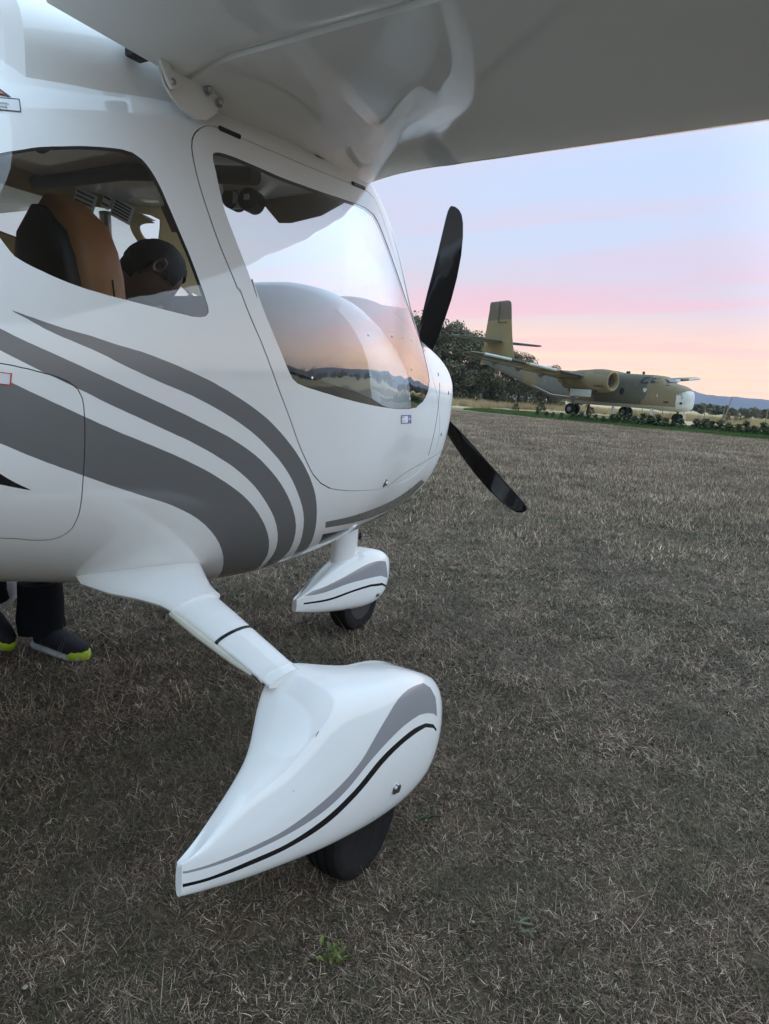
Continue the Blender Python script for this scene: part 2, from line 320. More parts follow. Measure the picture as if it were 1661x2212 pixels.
# outlines of paint, glass and panels on the fuselage, as (x, angle) pairs along the skin
FEAT={
'rear_window':[-0.554,2.203,-0.5399,2.21,-0.5234,2.217,-0.5117,2.222,-0.4992,2.228,-0.4866,2.233,-0.4729,2.237,-0.4585,2.241,-0.4439,2.244,-0.4318,2.247,-0.419,2.25,-0.4061,2.253,-0.3938,2.255,-0.3787,2.257,-0.3635,2.259,-0.3499,2.26,-0.3354,2.261,-0.3216,2.261,-0.2998,2.256,-0.2831,2.239,-0.2767,2.226,-0.2713,2.212,-0.2657,2.194,-0.2606,2.174,-0.2565,2.154,-0.2527,2.133,-0.2495,2.116,-0.2458,2.099,-0.242,2.081,-0.238,2.064,-0.2337,2.046,-0.2293,2.029,-0.2246,2.011,-0.2196,1.994,-0.2147,1.976,-0.2096,1.956,-0.2042,1.935,-0.1989,1.915,-0.1939,1.896,-0.1887,1.877,-0.1842,1.86,-0.1792,1.84,-0.1754,1.823,-0.175,1.809,-0.1826,1.797,-0.1971,1.793,-0.2181,1.794,-0.2373,1.799,-0.2583,1.804,-0.2727,1.808,-0.2887,1.812,-0.3051,1.817,-0.3208,1.821,-0.3356,1.825,-0.3501,1.829,-0.3643,1.833,-0.3782,1.837,-0.3923,1.841,-0.4062,1.845,-0.4195,1.85,-0.4312,1.854,-0.4431,1.858,-0.4547,1.863,-0.4659,1.868,-0.4783,1.874,-0.4909,1.881,-0.5031,1.888,-0.5127,1.894,-0.5225,1.901,-0.5318,1.907,-0.5401,1.913,-0.549,1.92,-0.5576,1.928,-0.5645,1.935,-0.5705,1.946,-0.5753,1.958,-0.5838,1.98,-0.5887,1.996,-0.5926,2.014,-0.5938,2.028,-0.594,2.044,-0.5938,2.058,-0.5925,2.079,-0.5901,2.1,-0.5863,2.122,-0.5813,2.144,-0.5751,2.164,-0.5681,2.182],
'door':[-0.1518,2.276,-0.1453,2.31,-0.1331,2.341,-0.1181,2.365,-0.0954,2.389,-0.0702,2.407,-0.049,2.412,-0.0315,2.408,-0.0166,2.404,0.0026,2.398,0.0224,2.393,0.0366,2.389,0.0531,2.386,0.0712,2.382,0.0905,2.378,0.1103,2.375,0.1299,2.372,0.1527,2.369,0.1764,2.366,0.2012,2.364,0.2272,2.363,0.2545,2.363,0.2845,2.364,0.3175,2.366,0.3518,2.37,0.3857,2.374,0.4174,2.379,0.4588,2.386,0.5037,2.396,0.5432,2.406,0.5978,2.418,0.6404,2.414,0.6514,2.373,0.6549,2.348,0.6582,2.322,0.6618,2.298,0.6673,2.271,0.6752,2.245,0.6857,2.222,0.6986,2.199,0.7138,2.178,0.7276,2.162,0.7471,2.145,0.7733,2.129,0.8072,2.116,0.8514,2.111,0.9299,2.136,0.9585,2.124,1.007,2.126,1.028,2.101,1.051,2.077,1.075,2.05,1.103,2.026,1.139,2.006,1.256,2.056,1.191,1.94,1.198,1.883,1.216,1.83,1.236,1.778,1.258,1.728,1.284,1.674,1.314,1.616,1.343,1.552,1.371,1.472,1.397,1.383,1.421,1.298,1.445,1.192,1.464,1.096,1.466,0.9904,1.433,0.9235,1.402,0.8844,1.362,0.8508,1.303,0.8269,1.229,0.8163,1.129,0.8251,1.015,0.8505,0.8903,0.8957,0.7687,0.9458,0.6719,0.9831,0.5935,1.01,0.5388,1.028,0.4864,1.045,0.4413,1.06,0.3872,1.079,0.3407,1.098,0.2796,1.138,0.2297,1.188,0.2093,1.216,0.1912,1.245,0.1757,1.27,0.1597,1.297,0.1451,1.324,0.1324,1.35,0.1194,1.379,0.1066,1.409,0.0944,1.437,0.0842,1.461,0.0738,1.485,0.0635,1.51,0.0535,1.534,0.0438,1.558,0.0352,1.58,0.0265,1.603,0.0177,1.626,0.009,1.649,0.0003,1.671,-0.0083,1.693,-0.0172,1.715,-0.0264,1.737,-0.0356,1.758,-0.0443,1.779,-0.0522,1.798,-0.0591,1.816,-0.0671,1.838,-0.0751,1.862,-0.0817,1.883,-0.0861,1.895,-0.0845,1.876,-0.09,1.89,-0.0979,1.913,-0.1055,1.935,-0.1121,1.955,-0.1184,1.974,-0.1242,1.993,-0.1299,2.014,-0.1353,2.035,-0.1399,2.055,-0.1434,2.074,-0.1464,2.093,-0.1491,2.112,-0.1517,2.131,-0.1541,2.151,-0.1557,2.17,-0.1565,2.188,-0.1567,2.206,-0.1563,2.224,-0.1546,2.251],
'door_window':[-0.0963,2.28,-0.0919,2.297,-0.0851,2.308,-0.0717,2.313,-0.0526,2.313,-0.0243,2.309,-0.0105,2.306,0.0064,2.302,0.025,2.298,0.0435,2.294,0.0624,2.29,0.0823,2.286,0.103,2.282,0.1244,2.279,0.1473,2.277,0.1718,2.276,0.1964,2.276,0.2193,2.275,0.2545,2.276,0.2922,2.278,0.3249,2.281,0.3611,2.286,0.3933,2.29,0.4507,2.3,0.4873,2.307,0.5242,2.313,0.577,2.311,0.5943,2.295,0.6072,2.274,0.618,2.252,0.6303,2.226,0.644,2.201,0.6557,2.182,0.6686,2.163,0.6827,2.143,0.698,2.125,0.7155,2.105,0.736,2.087,0.76,2.069,0.7882,2.053,0.8215,2.039,0.8608,2.027,0.9068,2.019,0.9574,2.014,1.005,2.005,1.053,1.993,1.103,1.983,1.136,1.964,1.147,1.915,1.155,1.863,1.172,1.809,1.188,1.756,1.206,1.674,1.192,1.572,1.161,1.515,1.119,1.465,1.017,1.41,0.9004,1.405,0.778,1.413,0.7008,1.421,0.6327,1.43,0.5749,1.439,0.5247,1.447,0.479,1.456,0.4369,1.465,0.3974,1.474,0.3602,1.484,0.3249,1.493,0.2905,1.503,0.2575,1.514,0.2279,1.523,0.1906,1.536,0.1582,1.547,0.1176,1.565,0.0975,1.584,0.0813,1.614,0.0707,1.637,0.0583,1.665,0.0462,1.693,0.0371,1.713,0.0278,1.734,0.0189,1.755,0.0109,1.774,0.0019,1.795,-0.0066,1.817,-0.0146,1.838,-0.0226,1.862,-0.0313,1.889,-0.0385,1.913,-0.0423,1.924,-0.0394,1.908,-0.0316,1.875,-0.0283,1.859,-0.0325,1.871,-0.04,1.895,-0.0481,1.923,-0.055,1.946,-0.0615,1.968,-0.068,1.989,-0.0742,2.01,-0.0801,2.031,-0.0857,2.053,-0.0905,2.073,-0.0945,2.09,-0.0981,2.108,-0.1008,2.126,-0.1022,2.145,-0.1027,2.165,-0.1026,2.186,-0.1017,2.207,-0.1002,2.229,-0.0986,2.248],
'hatch':[-0.6011,1.657,-0.5905,1.654,-0.5793,1.65,-0.568,1.645,-0.5563,1.641,-0.5445,1.635,-0.5332,1.63,-0.5181,1.623,-0.5041,1.615,-0.4852,1.601,-0.4698,1.58,-0.4612,1.552,-0.4591,1.531,-0.4579,1.508,-0.4571,1.489,-0.4563,1.468,-0.4556,1.446,-0.4551,1.428,-0.4546,1.409,-0.454,1.389,-0.4532,1.369,-0.4524,1.348,-0.4515,1.327,-0.4504,1.306,-0.4491,1.287,-0.4466,1.258,-0.4441,1.228,-0.442,1.199,-0.4407,1.172,-0.4423,1.128,-0.4466,1.11,-0.4531,1.095,-0.4622,1.084,-0.4732,1.079,-0.4843,1.079,-0.497,1.081,-0.5088,1.084,-0.5232,1.091,-0.5373,1.098,-0.5523,1.102,-0.5676,1.108,-0.5814,1.115,-0.5964,1.124,-0.6099,1.136,-0.7369,1.162,-0.837,1.195,-0.8746,1.215,-0.9076,1.239,-0.935,1.263,-0.9568,1.286,-0.9738,1.308,-0.9837,1.322,-0.9936,1.338,-1.003,1.356,-1.011,1.374,-1.018,1.393,-1.023,1.413,-1.027,1.432,-1.029,1.451,-1.03,1.47,-1.03,1.488,-1.028,1.505,-1.026,1.521,-1.023,1.535,-1.019,1.547,-1.013,1.564,-1.004,1.582,-0.9928,1.599,-0.9791,1.616,-0.9625,1.63,-0.9429,1.642,-0.8685,1.658,-0.766,1.666,-0.6945,1.666,-0.617,1.662],
'stripe1':[-0.5784,1.797,-0.567,1.791,-0.5554,1.784,-0.5435,1.778,-0.533,1.772,-0.5216,1.766,-0.5096,1.76,-0.4975,1.754,-0.4873,1.749,-0.4765,1.745,-0.4655,1.74,-0.4546,1.736,-0.4439,1.732,-0.4319,1.726,-0.4196,1.72,-0.4072,1.714,-0.3945,1.708,-0.3823,1.703,-0.3691,1.698,-0.3553,1.692,-0.3412,1.687,-0.3271,1.68,-0.3126,1.673,-0.2977,1.665,-0.2826,1.657,-0.2674,1.649,-0.2525,1.641,-0.2384,1.632,-0.2238,1.624,-0.2091,1.615,-0.1946,1.606,-0.1808,1.598,-0.1608,1.585,-0.1406,1.57,-0.1201,1.556,-0.1039,1.543,-0.0872,1.53,-0.0703,1.517,-0.0535,1.503,-0.0314,1.484,-0.0091,1.464,0.0133,1.443,0.0301,1.425,0.047,1.406,0.064,1.387,0.0811,1.367,0.0987,1.345,0.1165,1.323,0.1344,1.3,0.1518,1.276,0.1737,1.246,0.1957,1.213,0.2167,1.181,0.2358,1.149,0.2548,1.117,0.2725,1.084,0.2946,1.038,0.3158,0.9909,0.3358,0.9457,0.3567,0.8975,0.3794,0.8444,0.4039,0.7889,0.4386,0.7006,0.4685,0.6172,0.3975,0.6372,0.3724,0.7052,0.3494,0.7629,0.3285,0.8187,0.3057,0.874,0.284,0.9255,0.2643,0.9713,0.2436,1.014,0.2248,1.049,0.2044,1.084,0.1845,1.117,0.1636,1.151,0.1423,1.185,0.1208,1.216,0.1034,1.24,0.0853,1.264,0.0671,1.287,0.0491,1.308,0.0304,1.33,0.0115,1.351,-0.0074,1.372,-0.026,1.391,-0.0441,1.409,-0.062,1.425,-0.0799,1.441,-0.0975,1.456,-0.1151,1.47,-0.1327,1.484,-0.1501,1.497,-0.1672,1.51,-0.1845,1.522,-0.2019,1.534,-0.219,1.546,-0.2356,1.556,-0.2516,1.566,-0.2674,1.575,-0.2829,1.584,-0.2979,1.593,-0.31,1.601,-0.3228,1.609,-0.336,1.618,-0.349,1.627,-0.3615,1.635,-0.3731,1.643,-0.3856,1.652,-0.3979,1.661,-0.4098,1.671,-0.4214,1.679,-0.4326,1.687,-0.4457,1.696,-0.4587,1.704,-0.4713,1.712,-0.4834,1.72,-0.495,1.727,-0.5065,1.735,-0.5173,1.743,-0.5269,1.75,-0.5364,1.759,-0.5457,1.767,-0.554,1.775,-0.5639,1.783,-0.5737,1.791],
'stripe2':[-0.6169,1.765,-0.6077,1.757,-0.5984,1.749,-0.5888,1.741,-0.5776,1.731,-0.5661,1.722,-0.555,1.713,-0.5436,1.705,-0.532,1.696,-0.5201,1.688,-0.5081,1.679,-0.4958,1.67,-0.4851,1.662,-0.4735,1.654,-0.4615,1.645,-0.4495,1.636,-0.4387,1.628,-0.4273,1.62,-0.4153,1.611,-0.4032,1.603,-0.3909,1.594,-0.3785,1.585,-0.3659,1.576,-0.3531,1.567,-0.34,1.558,-0.3267,1.549,-0.3142,1.54,-0.3009,1.531,-0.2871,1.522,-0.273,1.512,-0.2588,1.502,-0.245,1.493,-0.2293,1.482,-0.213,1.47,-0.1964,1.458,-0.18,1.447,-0.1641,1.435,-0.1467,1.423,-0.1289,1.41,-0.1107,1.397,-0.0925,1.382,-0.0742,1.367,-0.0555,1.351,-0.0366,1.334,-0.0182,1.317,0.0054,1.293,0.0292,1.266,0.0526,1.239,0.0749,1.212,0.0973,1.183,0.1195,1.152,0.1412,1.12,0.1632,1.086,0.1841,1.052,0.2118,1.004,0.2381,0.9532,0.2595,0.9044,0.2793,0.8541,0.297,0.8064,0.3135,0.7574,0.3344,0.6681,0.3485,0.62,0.2995,0.5967,0.2653,0.6768,0.2486,0.7306,0.2348,0.7787,0.2195,0.8252,0.1969,0.8794,0.1725,0.9318,0.1449,0.9845,0.1161,1.034,0.093,1.069,0.0686,1.104,0.0457,1.136,0.025,1.164,0.0047,1.19,-0.0156,1.214,-0.0373,1.238,-0.0594,1.261,-0.0813,1.283,-0.0986,1.299,-0.1164,1.314,-0.134,1.329,-0.1512,1.344,-0.1684,1.358,-0.1855,1.371,-0.2024,1.384,-0.2189,1.397,-0.2357,1.409,-0.2524,1.42,-0.2689,1.432,-0.2849,1.443,-0.2987,1.453,-0.3128,1.463,-0.3269,1.473,-0.3407,1.483,-0.3542,1.493,-0.3673,1.502,-0.3804,1.512,-0.393,1.521,-0.4052,1.53,-0.4167,1.539,-0.4294,1.549,-0.4417,1.56,-0.4539,1.57,-0.4658,1.579,-0.4766,1.588,-0.4885,1.597,-0.5009,1.607,-0.5129,1.617,-0.5239,1.625,-0.5332,1.633,-0.5449,1.643,-0.5564,1.653,-0.5677,1.663,-0.5792,1.673,-0.5905,1.683,-0.6002,1.692,-0.6096,1.701,-0.6188,1.71],
'stripe3':[-0.6512,1.658,-0.6429,1.652,-0.6341,1.645,-0.6251,1.638,-0.6164,1.631,-0.6085,1.624,-0.6019,1.619,-0.5921,1.611,-0.5823,1.603,-0.5749,1.597,-0.566,1.589,-0.5558,1.58,-0.5449,1.571,-0.5339,1.562,-0.5232,1.553,-0.5127,1.544,-0.5021,1.536,-0.4912,1.527,-0.4801,1.518,-0.469,1.509,-0.4578,1.5,-0.4469,1.492,-0.4358,1.483,-0.4245,1.474,-0.413,1.466,-0.4012,1.457,-0.3892,1.448,-0.3769,1.439,-0.3642,1.431,-0.3511,1.422,-0.3379,1.413,-0.3249,1.404,-0.3123,1.396,-0.2953,1.384,-0.2778,1.372,-0.26,1.36,-0.2421,1.347,-0.2242,1.334,-0.2057,1.32,-0.1871,1.306,-0.1687,1.292,-0.1516,1.278,-0.1339,1.263,-0.1161,1.247,-0.0987,1.232,-0.0772,1.212,-0.0551,1.191,-0.0334,1.169,-0.0134,1.147,0.007,1.123,0.0275,1.097,0.0484,1.069,0.07,1.038,0.0911,1.007,0.1216,0.9578,0.152,0.9041,0.1804,0.8463,0.208,0.7852,0.2441,0.6821,0.3045,0.5428,0.1736,0.4835,0.1406,0.5818,0.0826,0.7126,0.0496,0.7837,0.0197,0.8465,-0.0095,0.9016,-0.0374,0.9501,-0.0647,0.9929,-0.0912,1.03,-0.1194,1.066,-0.1471,1.097,-0.1733,1.123,-0.1986,1.145,-0.2159,1.159,-0.2333,1.173,-0.2501,1.185,-0.2652,1.195,-0.2812,1.205,-0.2972,1.215,-0.3126,1.225,-0.3266,1.234,-0.3412,1.244,-0.3559,1.253,-0.3704,1.263,-0.3844,1.272,-0.3978,1.281,-0.4111,1.291,-0.424,1.3,-0.4367,1.309,-0.4491,1.318,-0.4614,1.327,-0.4734,1.336,-0.4852,1.344,-0.4966,1.352,-0.5076,1.361,-0.5205,1.37,-0.533,1.38,-0.5453,1.39,-0.5572,1.399,-0.569,1.409,-0.5805,1.419,-0.5918,1.429,-0.6029,1.438,-0.6112,1.446,-0.6198,1.453,-0.6286,1.461,-0.6373,1.469,-0.6459,1.477,-0.6542,1.484],
'spear':[-0.6501,1.408,-0.6446,1.405,-0.6366,1.397,-0.627,1.385,-0.6168,1.371,-0.6071,1.358,-0.5991,1.349,-0.5863,1.333,-0.5731,1.318,-0.5612,1.306,-0.5487,1.294,-0.5426,1.287,-0.5537,1.292,-0.5716,1.301,-0.5843,1.308,-0.5967,1.315,-0.606,1.319,-0.6175,1.322,-0.6292,1.326,-0.6396,1.331,-0.6469,1.339,-0.6535,1.364,-0.6547,1.393],
'nose1':[0.4004,0.9121,0.4383,0.9039,0.4797,0.8937,0.5243,0.8817,0.572,0.8687,0.6238,0.854,0.6826,0.8353,0.7503,0.81,0.8265,0.7775,0.9296,0.7322,1.026,0.6966,1.105,0.6772,1.187,0.6677,1.264,0.6662,1.319,0.6678,1.374,0.6727,1.43,0.6785,1.537,0.5811,1.505,0.5311,1.483,0.4736,1.466,0.4321,1.482,0.3515,1.37,0.4153,1.246,0.4949,1.157,0.5303,1.071,0.5622,0.9793,0.6033,0.8778,0.6604,0.7775,0.7188,0.6943,0.7628,0.6273,0.7932,0.5681,0.8172,0.5148,0.8374,0.4669,0.8538,0.424,0.8666],
'nose2':[0.4424,0.8179,0.5008,0.7986,0.5698,0.7711,0.6451,0.7371,0.7164,0.7025,0.8007,0.657,0.8964,0.6024,0.9881,0.5558,1.062,0.5307,1.13,0.5145,1.206,0.4964,1.314,0.4486,1.439,0.3806,1.228,0.4027,1.182,0.3945,1.13,0.3948,1.075,0.4041,0.9862,0.4423,0.8933,0.4877,0.748,0.5878,0.6461,0.643,0.5607,0.6842,0.4924,0.71]}
FEAT2={
'main_grey':[-0.5322,3.084,-0.5195,2.948,-0.5067,2.838,-0.4937,2.76,-0.4806,2.716,-0.4696,2.7,-0.4575,2.69,-0.4446,2.688,-0.4314,2.693,-0.4181,2.702,-0.4052,2.712,-0.3928,2.719,-0.3803,2.72,-0.3675,2.716,-0.3547,2.707,-0.3419,2.698,-0.329,2.693,-0.3158,2.695,-0.3022,2.701,-0.2884,2.71,-0.2747,2.722,-0.2613,2.735,-0.2484,2.749,-0.2344,2.766,-0.2203,2.788,-0.2062,2.814,-0.1923,2.842,-0.1789,2.873,-0.1636,2.918,-0.1485,2.972,-0.1337,3.039,-0.1194,3.119,-0.1056,3.221,-0.0922,3.343,-0.07912,3.468,-0.06641,3.577,-0.05152,3.687,-0.03604,3.79,-0.0207,3.881,0.0009203,4.013,0.02348,4.132,0.04481,4.197,0.06828,4.242,0.1155,4.274,0.1492,4.314,0.1825,4.082,0.2084,3.649,0.2203,2.914,0.1906,3.041,0.1527,3.108,0.1093,3.154,0.07372,3.141,0.03801,3.131,0.01842,3.115,-0.002068,3.092,-0.02165,3.063,-0.03902,3.029,-0.05802,2.982,-0.07603,2.928,-0.0932,2.869,-0.1071,2.813,-0.122,2.746,-0.1373,2.675,-0.1524,2.609,-0.1667,2.555,-0.1828,2.508,-0.1991,2.469,-0.2156,2.437,-0.2323,2.416,-0.2458,2.407,-0.2602,2.402,-0.2752,2.402,-0.2903,2.407,-0.3053,2.415,-0.3197,2.426,-0.3342,2.438,-0.3488,2.45,-0.3633,2.459,-0.3776,2.463,-0.3915,2.46,-0.4051,2.454,-0.4183,2.45,-0.4317,2.451,-0.4449,2.458,-0.4576,2.473,-0.4696,2.493,-0.4805,2.517,-0.4935,2.562,-0.5063,2.636,-0.519,2.734,-0.5315,2.852],
'main_black':[-0.5335,1.948,-0.5202,1.911,-0.5067,1.876,-0.4931,1.854,-0.4794,1.858,-0.4682,1.878,-0.4562,1.905,-0.4435,1.937,-0.4303,1.971,-0.417,2.005,-0.4037,2.032,-0.3902,2.05,-0.3761,2.055,-0.3617,2.052,-0.347,2.043,-0.3323,2.037,-0.3176,2.04,-0.3042,2.049,-0.2902,2.062,-0.276,2.078,-0.2616,2.098,-0.2473,2.121,-0.2333,2.146,-0.2199,2.172,-0.2057,2.204,-0.1915,2.241,-0.1774,2.281,-0.1634,2.324,-0.1495,2.367,-0.1359,2.411,-0.1204,2.469,-0.1049,2.537,-0.08947,2.608,-0.07425,2.674,-0.05917,2.727,-0.04216,2.769,-0.02352,2.8,-0.004154,2.819,0.01472,2.832,0.03653,2.845,0.05993,2.856,0.08246,2.864,0.1428,2.842,0.193,2.718,0.2216,2.526,0.2201,2.446,0.1942,2.608,0.1437,2.729,0.09265,2.712,0.07026,2.699,0.04603,2.688,0.0237,2.673,0.0001426,2.648,-0.02308,2.61,-0.04426,2.558,-0.05734,2.513,-0.07093,2.457,-0.08488,2.394,-0.09907,2.329,-0.1133,2.267,-0.1275,2.213,-0.142,2.163,-0.1567,2.112,-0.1714,2.062,-0.1863,2.014,-0.2013,1.972,-0.2165,1.935,-0.2302,1.907,-0.2444,1.884,-0.2588,1.864,-0.2733,1.848,-0.2876,1.836,-0.3017,1.827,-0.3152,1.818,-0.3301,1.811,-0.345,1.808,-0.3598,1.805,-0.3742,1.799,-0.3883,1.787,-0.402,1.768,-0.4154,1.746,-0.4289,1.722,-0.4422,1.699,-0.4551,1.677,-0.4673,1.657,-0.4786,1.64,-0.4924,1.631,-0.5062,1.639,-0.5198,1.655,-0.5332,1.668],
'nose_grey':[0.981,8.037,1.004,5.693,1.034,4.213,1.075,3.918,1.11,3.833,1.149,3.796,1.188,3.784,1.225,3.786,1.265,3.824,1.307,3.884,1.347,3.923,1.395,3.911,1.444,3.828,1.533,3.597,1.568,2.179,1.485,2.568,1.433,2.654,1.379,2.728,1.334,2.789,1.285,2.858,1.238,2.918,1.2,2.945,1.161,2.958,1.123,2.981,1.087,3.051,1.052,3.216,1.019,3.51,0.9876,4.05,0.9753,7.119],
'nose_black':[0.9908,9.256,0.9888,2.522,1.031,2.382,1.074,2.283,1.116,2.228,1.155,2.227,1.195,2.256,1.235,2.29,1.274,2.31,1.338,2.315,1.402,2.284,1.503,2.089,1.575,1.656,1.584,1.446,1.508,1.932,1.404,2.141,1.34,2.175,1.275,2.168,1.237,2.139,1.197,2.089,1.157,2.041,1.118,2.024,1.075,2.062,1.032,2.138,0.9892,2.234,0.9902,9.422],
}
def closed_cr(C, k):
    """closed Catmull-Rom through control points C (n, m, 2) -> (n, m*k, 2)"""
    p0 = np.roll(C, 1, 1); p2 = np.roll(C, -1, 1); p3 = np.roll(C, -2, 1); t = (np.arange(k) / k)[None, None, :, None]
    a, b, c, d = p0[:, :, None], C[:, :, None], p2[:, :, None], p3[:, :, None]
    q = .5 * (2 * b + (c - a) * t + (2 * a - 5 * b + 4 * c - d) * t**2 + (3 * b - a - 3 * c + d) * t**3)
    return q.reshape(C.shape[0], -1, 2)
def pant_section(x, T, k=8):
    """T: dict of splines hw, zb, zcr, zr, dy ; returns (n, 80, 2) of (outboard, z)"""
    hw, zb, zc, zr, dy = (T[i](x) for i in ('hw', 'zb', 'zcr', 'zr', 'dy')); H = zc - zb
    pull = np.clip(-dy / .09, 0, 1)
    up = np.maximum(zr - zc, 1e-4)
    pts = [(0 * hw, zb), (.74 * hw, zb + .09 * H), (hw, zb + .45 * H), (1.0 * hw, zb + .78 * H), (.90 * hw, zc),
           (.64 * hw + .14 * dy, zc + up * (.74 - .05 * pull)), (.26 * hw * (1 - pull) + dy + .024 * pull, zr - .006 - .006 * pull), (dy - .22 * hw * (1 - pull) - .020 * pull, zr - .008 - .008 * pull),
           (-.62 * hw - .25 * hw * pull, zc + up * (.55 - .40 * pull)), (-hw, zb + .55 * H), (-.74 * hw, zb + .09 * H)]
    return closed_cr(np.stack([np.stack(p, -1) for p in pts], 1), k)
MAINT = dict(
    hw=pchip([-.54, -.45, -.364, -.274, -.192, -.1, 0, .1, .2, .28, .33, .35], [.004, .029, .05, .068, .081, .091, .098, .100, .094, .076, .048, .005]),
    zb=cspline([-.54, -.47, -.38, -.28, -.2, -.1, 0, .1, .2, .28, .325, .35], [.278, .252, .225, .199, .177, .155, .136, .126, .130, .155, .20, .255]),
    zcr=cspline([-.54, -.446, -.364, -.274, -.192, -.109, -.04, .03, .1, .2, .29, .35], [.334, .343, .348, .373, .402, .426, .44, .452, .452, .42, .365, .31]),
    zr=cspline([-.54, -.494, -.437, -.371, -.307, -.25, -.19, -.14, -.085, -.02, .06, .139, .22, .30, .35], [.334, .347, .382, .418, .446, .496, .548, .553, .537, .520, .504, .485, .447, .395, .315]),
    dy=pchip([-.54, -.44, -.37, -.307, -.25, -.19, -.14, -.085, -.02, .06, .16, .35], [0, -.004, -.014, -.036, -.076, -.094, -.092, -.072, -.044, -.018, 0, 0]))
NOSET = dict(
    hw=pchip([.955, 1.0, 1.1, 1.2, 1.3, 1.4, 1.49, 1.57, 1.625, 1.645], [.012, .025, .048, .066, .079, .088, .090, .078, .048, .005]),
    zb=cspline([.955, 1.0, 1.1, 1.2, 1.3, 1.4, 1.49, 1.57, 1.625, 1.645], [.188, .174, .15, .132, .116, .105, .105, .125, .17, .215]),
    zcr=cspline([.955, 1.0, 1.1, 1.2, 1.3, 1.4, 1.49, 1.57, 1.625, 1.645], [.243, .255, .28, .305, .325, .34, .345, .33, .30, .27]),
    zr=cspline([.955, 1.0, 1.1, 1.2, 1.3, 1.4, 1.49, 1.57, 1.625, 1.645], [.244, .264, .316, .36, .388, .398, .388, .36, .31, .27]),
    dy=lambda x: 0 * np.asarray(x, float))
def pant_surf(T, yc, sgn=-1., k=8):
    """returns S(u, v) with v in [0, 11): position along the closed section"""
    def S(u, v):
        u = np.asarray(u, float); v = np.asarray(v, float); sec = pant_section(u, T, k); n = sec.shape[1]; f = (v * k) % n
        i = np.floor(f).astype(int) % n; t = (f - np.floor(f))[:, None]; r = np.arange(len(u))
        p0, p1, p2, p3 = (sec[r, (i + o) % n] for o in (-1, 0, 1, 2))
        q = .5 * (2 * p1 + (p2 - p0) * t + (2 * p0 - 5 * p1 + 4 * p2 - p3) * t**2 + (3 * p1 - p0 - 3 * p2 + p3) * t**3)
        return np.stack([u, yc + sgn * q[:, 0], q[:, 1]], -1)
    return S
# ------------------------------------------------------------------ the light aircraft (x forward, y port, z up, main wheels at x = 0)
XS = [-4.2, -3.0, -2.0, -1.4, -0.9, -.5, -.1, .3, .7, 1.0, 1.25, 1.5, 1.68, 1.76]
FS = dict(w=cspline(XS, [0.06, 0.12, 0.24, 0.395, 0.547, 0.615, 0.643, 0.637, 0.579, 0.482, 0.411, 0.354, 0.283, 0.205]),
          zb=cspline(XS, [1.08, 1.03, 0.94, 0.835, 0.737, 0.653, 0.565, 0.508, 0.512, 0.523, 0.539, 0.578, 0.648, 0.745]),
          zt=pchip(XS, [1.26, 1.3, 1.38, 1.5, 1.635, 1.765, 1.875, 1.945, 1.955, 1.684, 1.444, 1.383, 1.332, 1.27]),
          zc=cspline(XS, [1.2, 1.18, 1.15, 1.1, 1.07, 1.09, 1.12, 1.15, 1.16, 1.15, 1.13, 1.12, 1.12, 1.12]),
          nt=cspline(XS, [2, 2, 2.1, 2.3, 2.4, 2.5, 2.55, 2.55, 2.5, 2.35, 2.3, 2.2, 2.1, 2.1]),
          nb=cspline(XS, [2, 2, 2.1, 2.3, 2.5, 2.6, 2.7, 2.7, 2.6, 2.5, 2.4, 2.3, 2.2, 2.1]))
def fus(x, phi, inset=0.):
    """fuselage skin, starboard half: phi 0 belly .. pi roof"""
    x = np.asarray(x, float); s = {k: f(x) for k, f in FS.items()}; c = np.cos(phi); sn = np.sin(phi); lo = c > 0
    h = np.where(lo, s['zc'] - s['zb'], s['zt'] - s['zc']) - inset; n = np.where(lo, s['nb'], s['nt']); ww = s['w'] - inset
    r = ((np.abs(c) / h)**n + (np.abs(sn) / ww)**n)**(-1 / n)
    return np.stack([x, -r * sn, s['zc'] - r * c], -1)
def fus_n(P): return surf_normals(lambda u, v: fus(u, np.clip(v, 1e-3, pi - 1e-3)), P)
def loop(k, src=None):
    return np.array((src or FEAT)[k]).reshape(-1, 2)
def offset_loop(L, d, metric=(1., .6)):
    Q = L * metric; t = np.roll(Q, -1, 0) - np.roll(Q, 1, 0); n = np.stack([t[:, 1], -t[:, 0]], -1); n /= np.maximum(np.linalg.norm(n, axis=1, keepdims=True), 1e-9)
    area = .5 * np.sum(Q[:, 0] * np.roll(Q[:, 1], -1) - np.roll(Q[:, 0], -1) * Q[:, 1])
    return (Q + n * d * (1 if area > 0 else -1)) / metric
plane = tag(empty('light_aircraft'), 'white high wing light aircraft with grey curved stripes parked on the dry grass', 'aircraft')
LP = {k: loop(k) for k in FEAT}
LP['stripe2'] = np.vstack([[(-1.7, 2.25)], LP['stripe2'], [(-1.7, 2.22)]])
LP['stripe3'] = np.vstack([[(-1.7, 2.12)], LP['stripe3'], [(-1.7, 2.02)]])
LP['spear'] = np.vstack([[(-1.2, 1.95)], LP['spear'], [(-1.2, 1.80)]])
for k in ('hatch',):
    LP[k][:, 0] = np.where(LP[k][:, 0] < -.61, LP[k][:, 0], LP[k][:, 0])
WS = np.array([(.775, 3.2), (0.765, 2.728), (0.772, 2.554), (0.8, 2.419), (0.865, 2.298), (0.95, 2.225), (1.03, 2.204), (1.1, 2.257), (1.155, 2.394), (1.19, 2.626), (1.21, 3.2)])
def resamp(L, step, metric=(1., .6), closed=True):
    out = []
    for a, b in zip(L, np.roll(L, -1, 0) if closed else L[1:]):
        k = max(1, int(np.linalg.norm((b - a) * metric) / step)); out += [a + (b - a) * j / k for j in range(k)]
    return np.array(out)
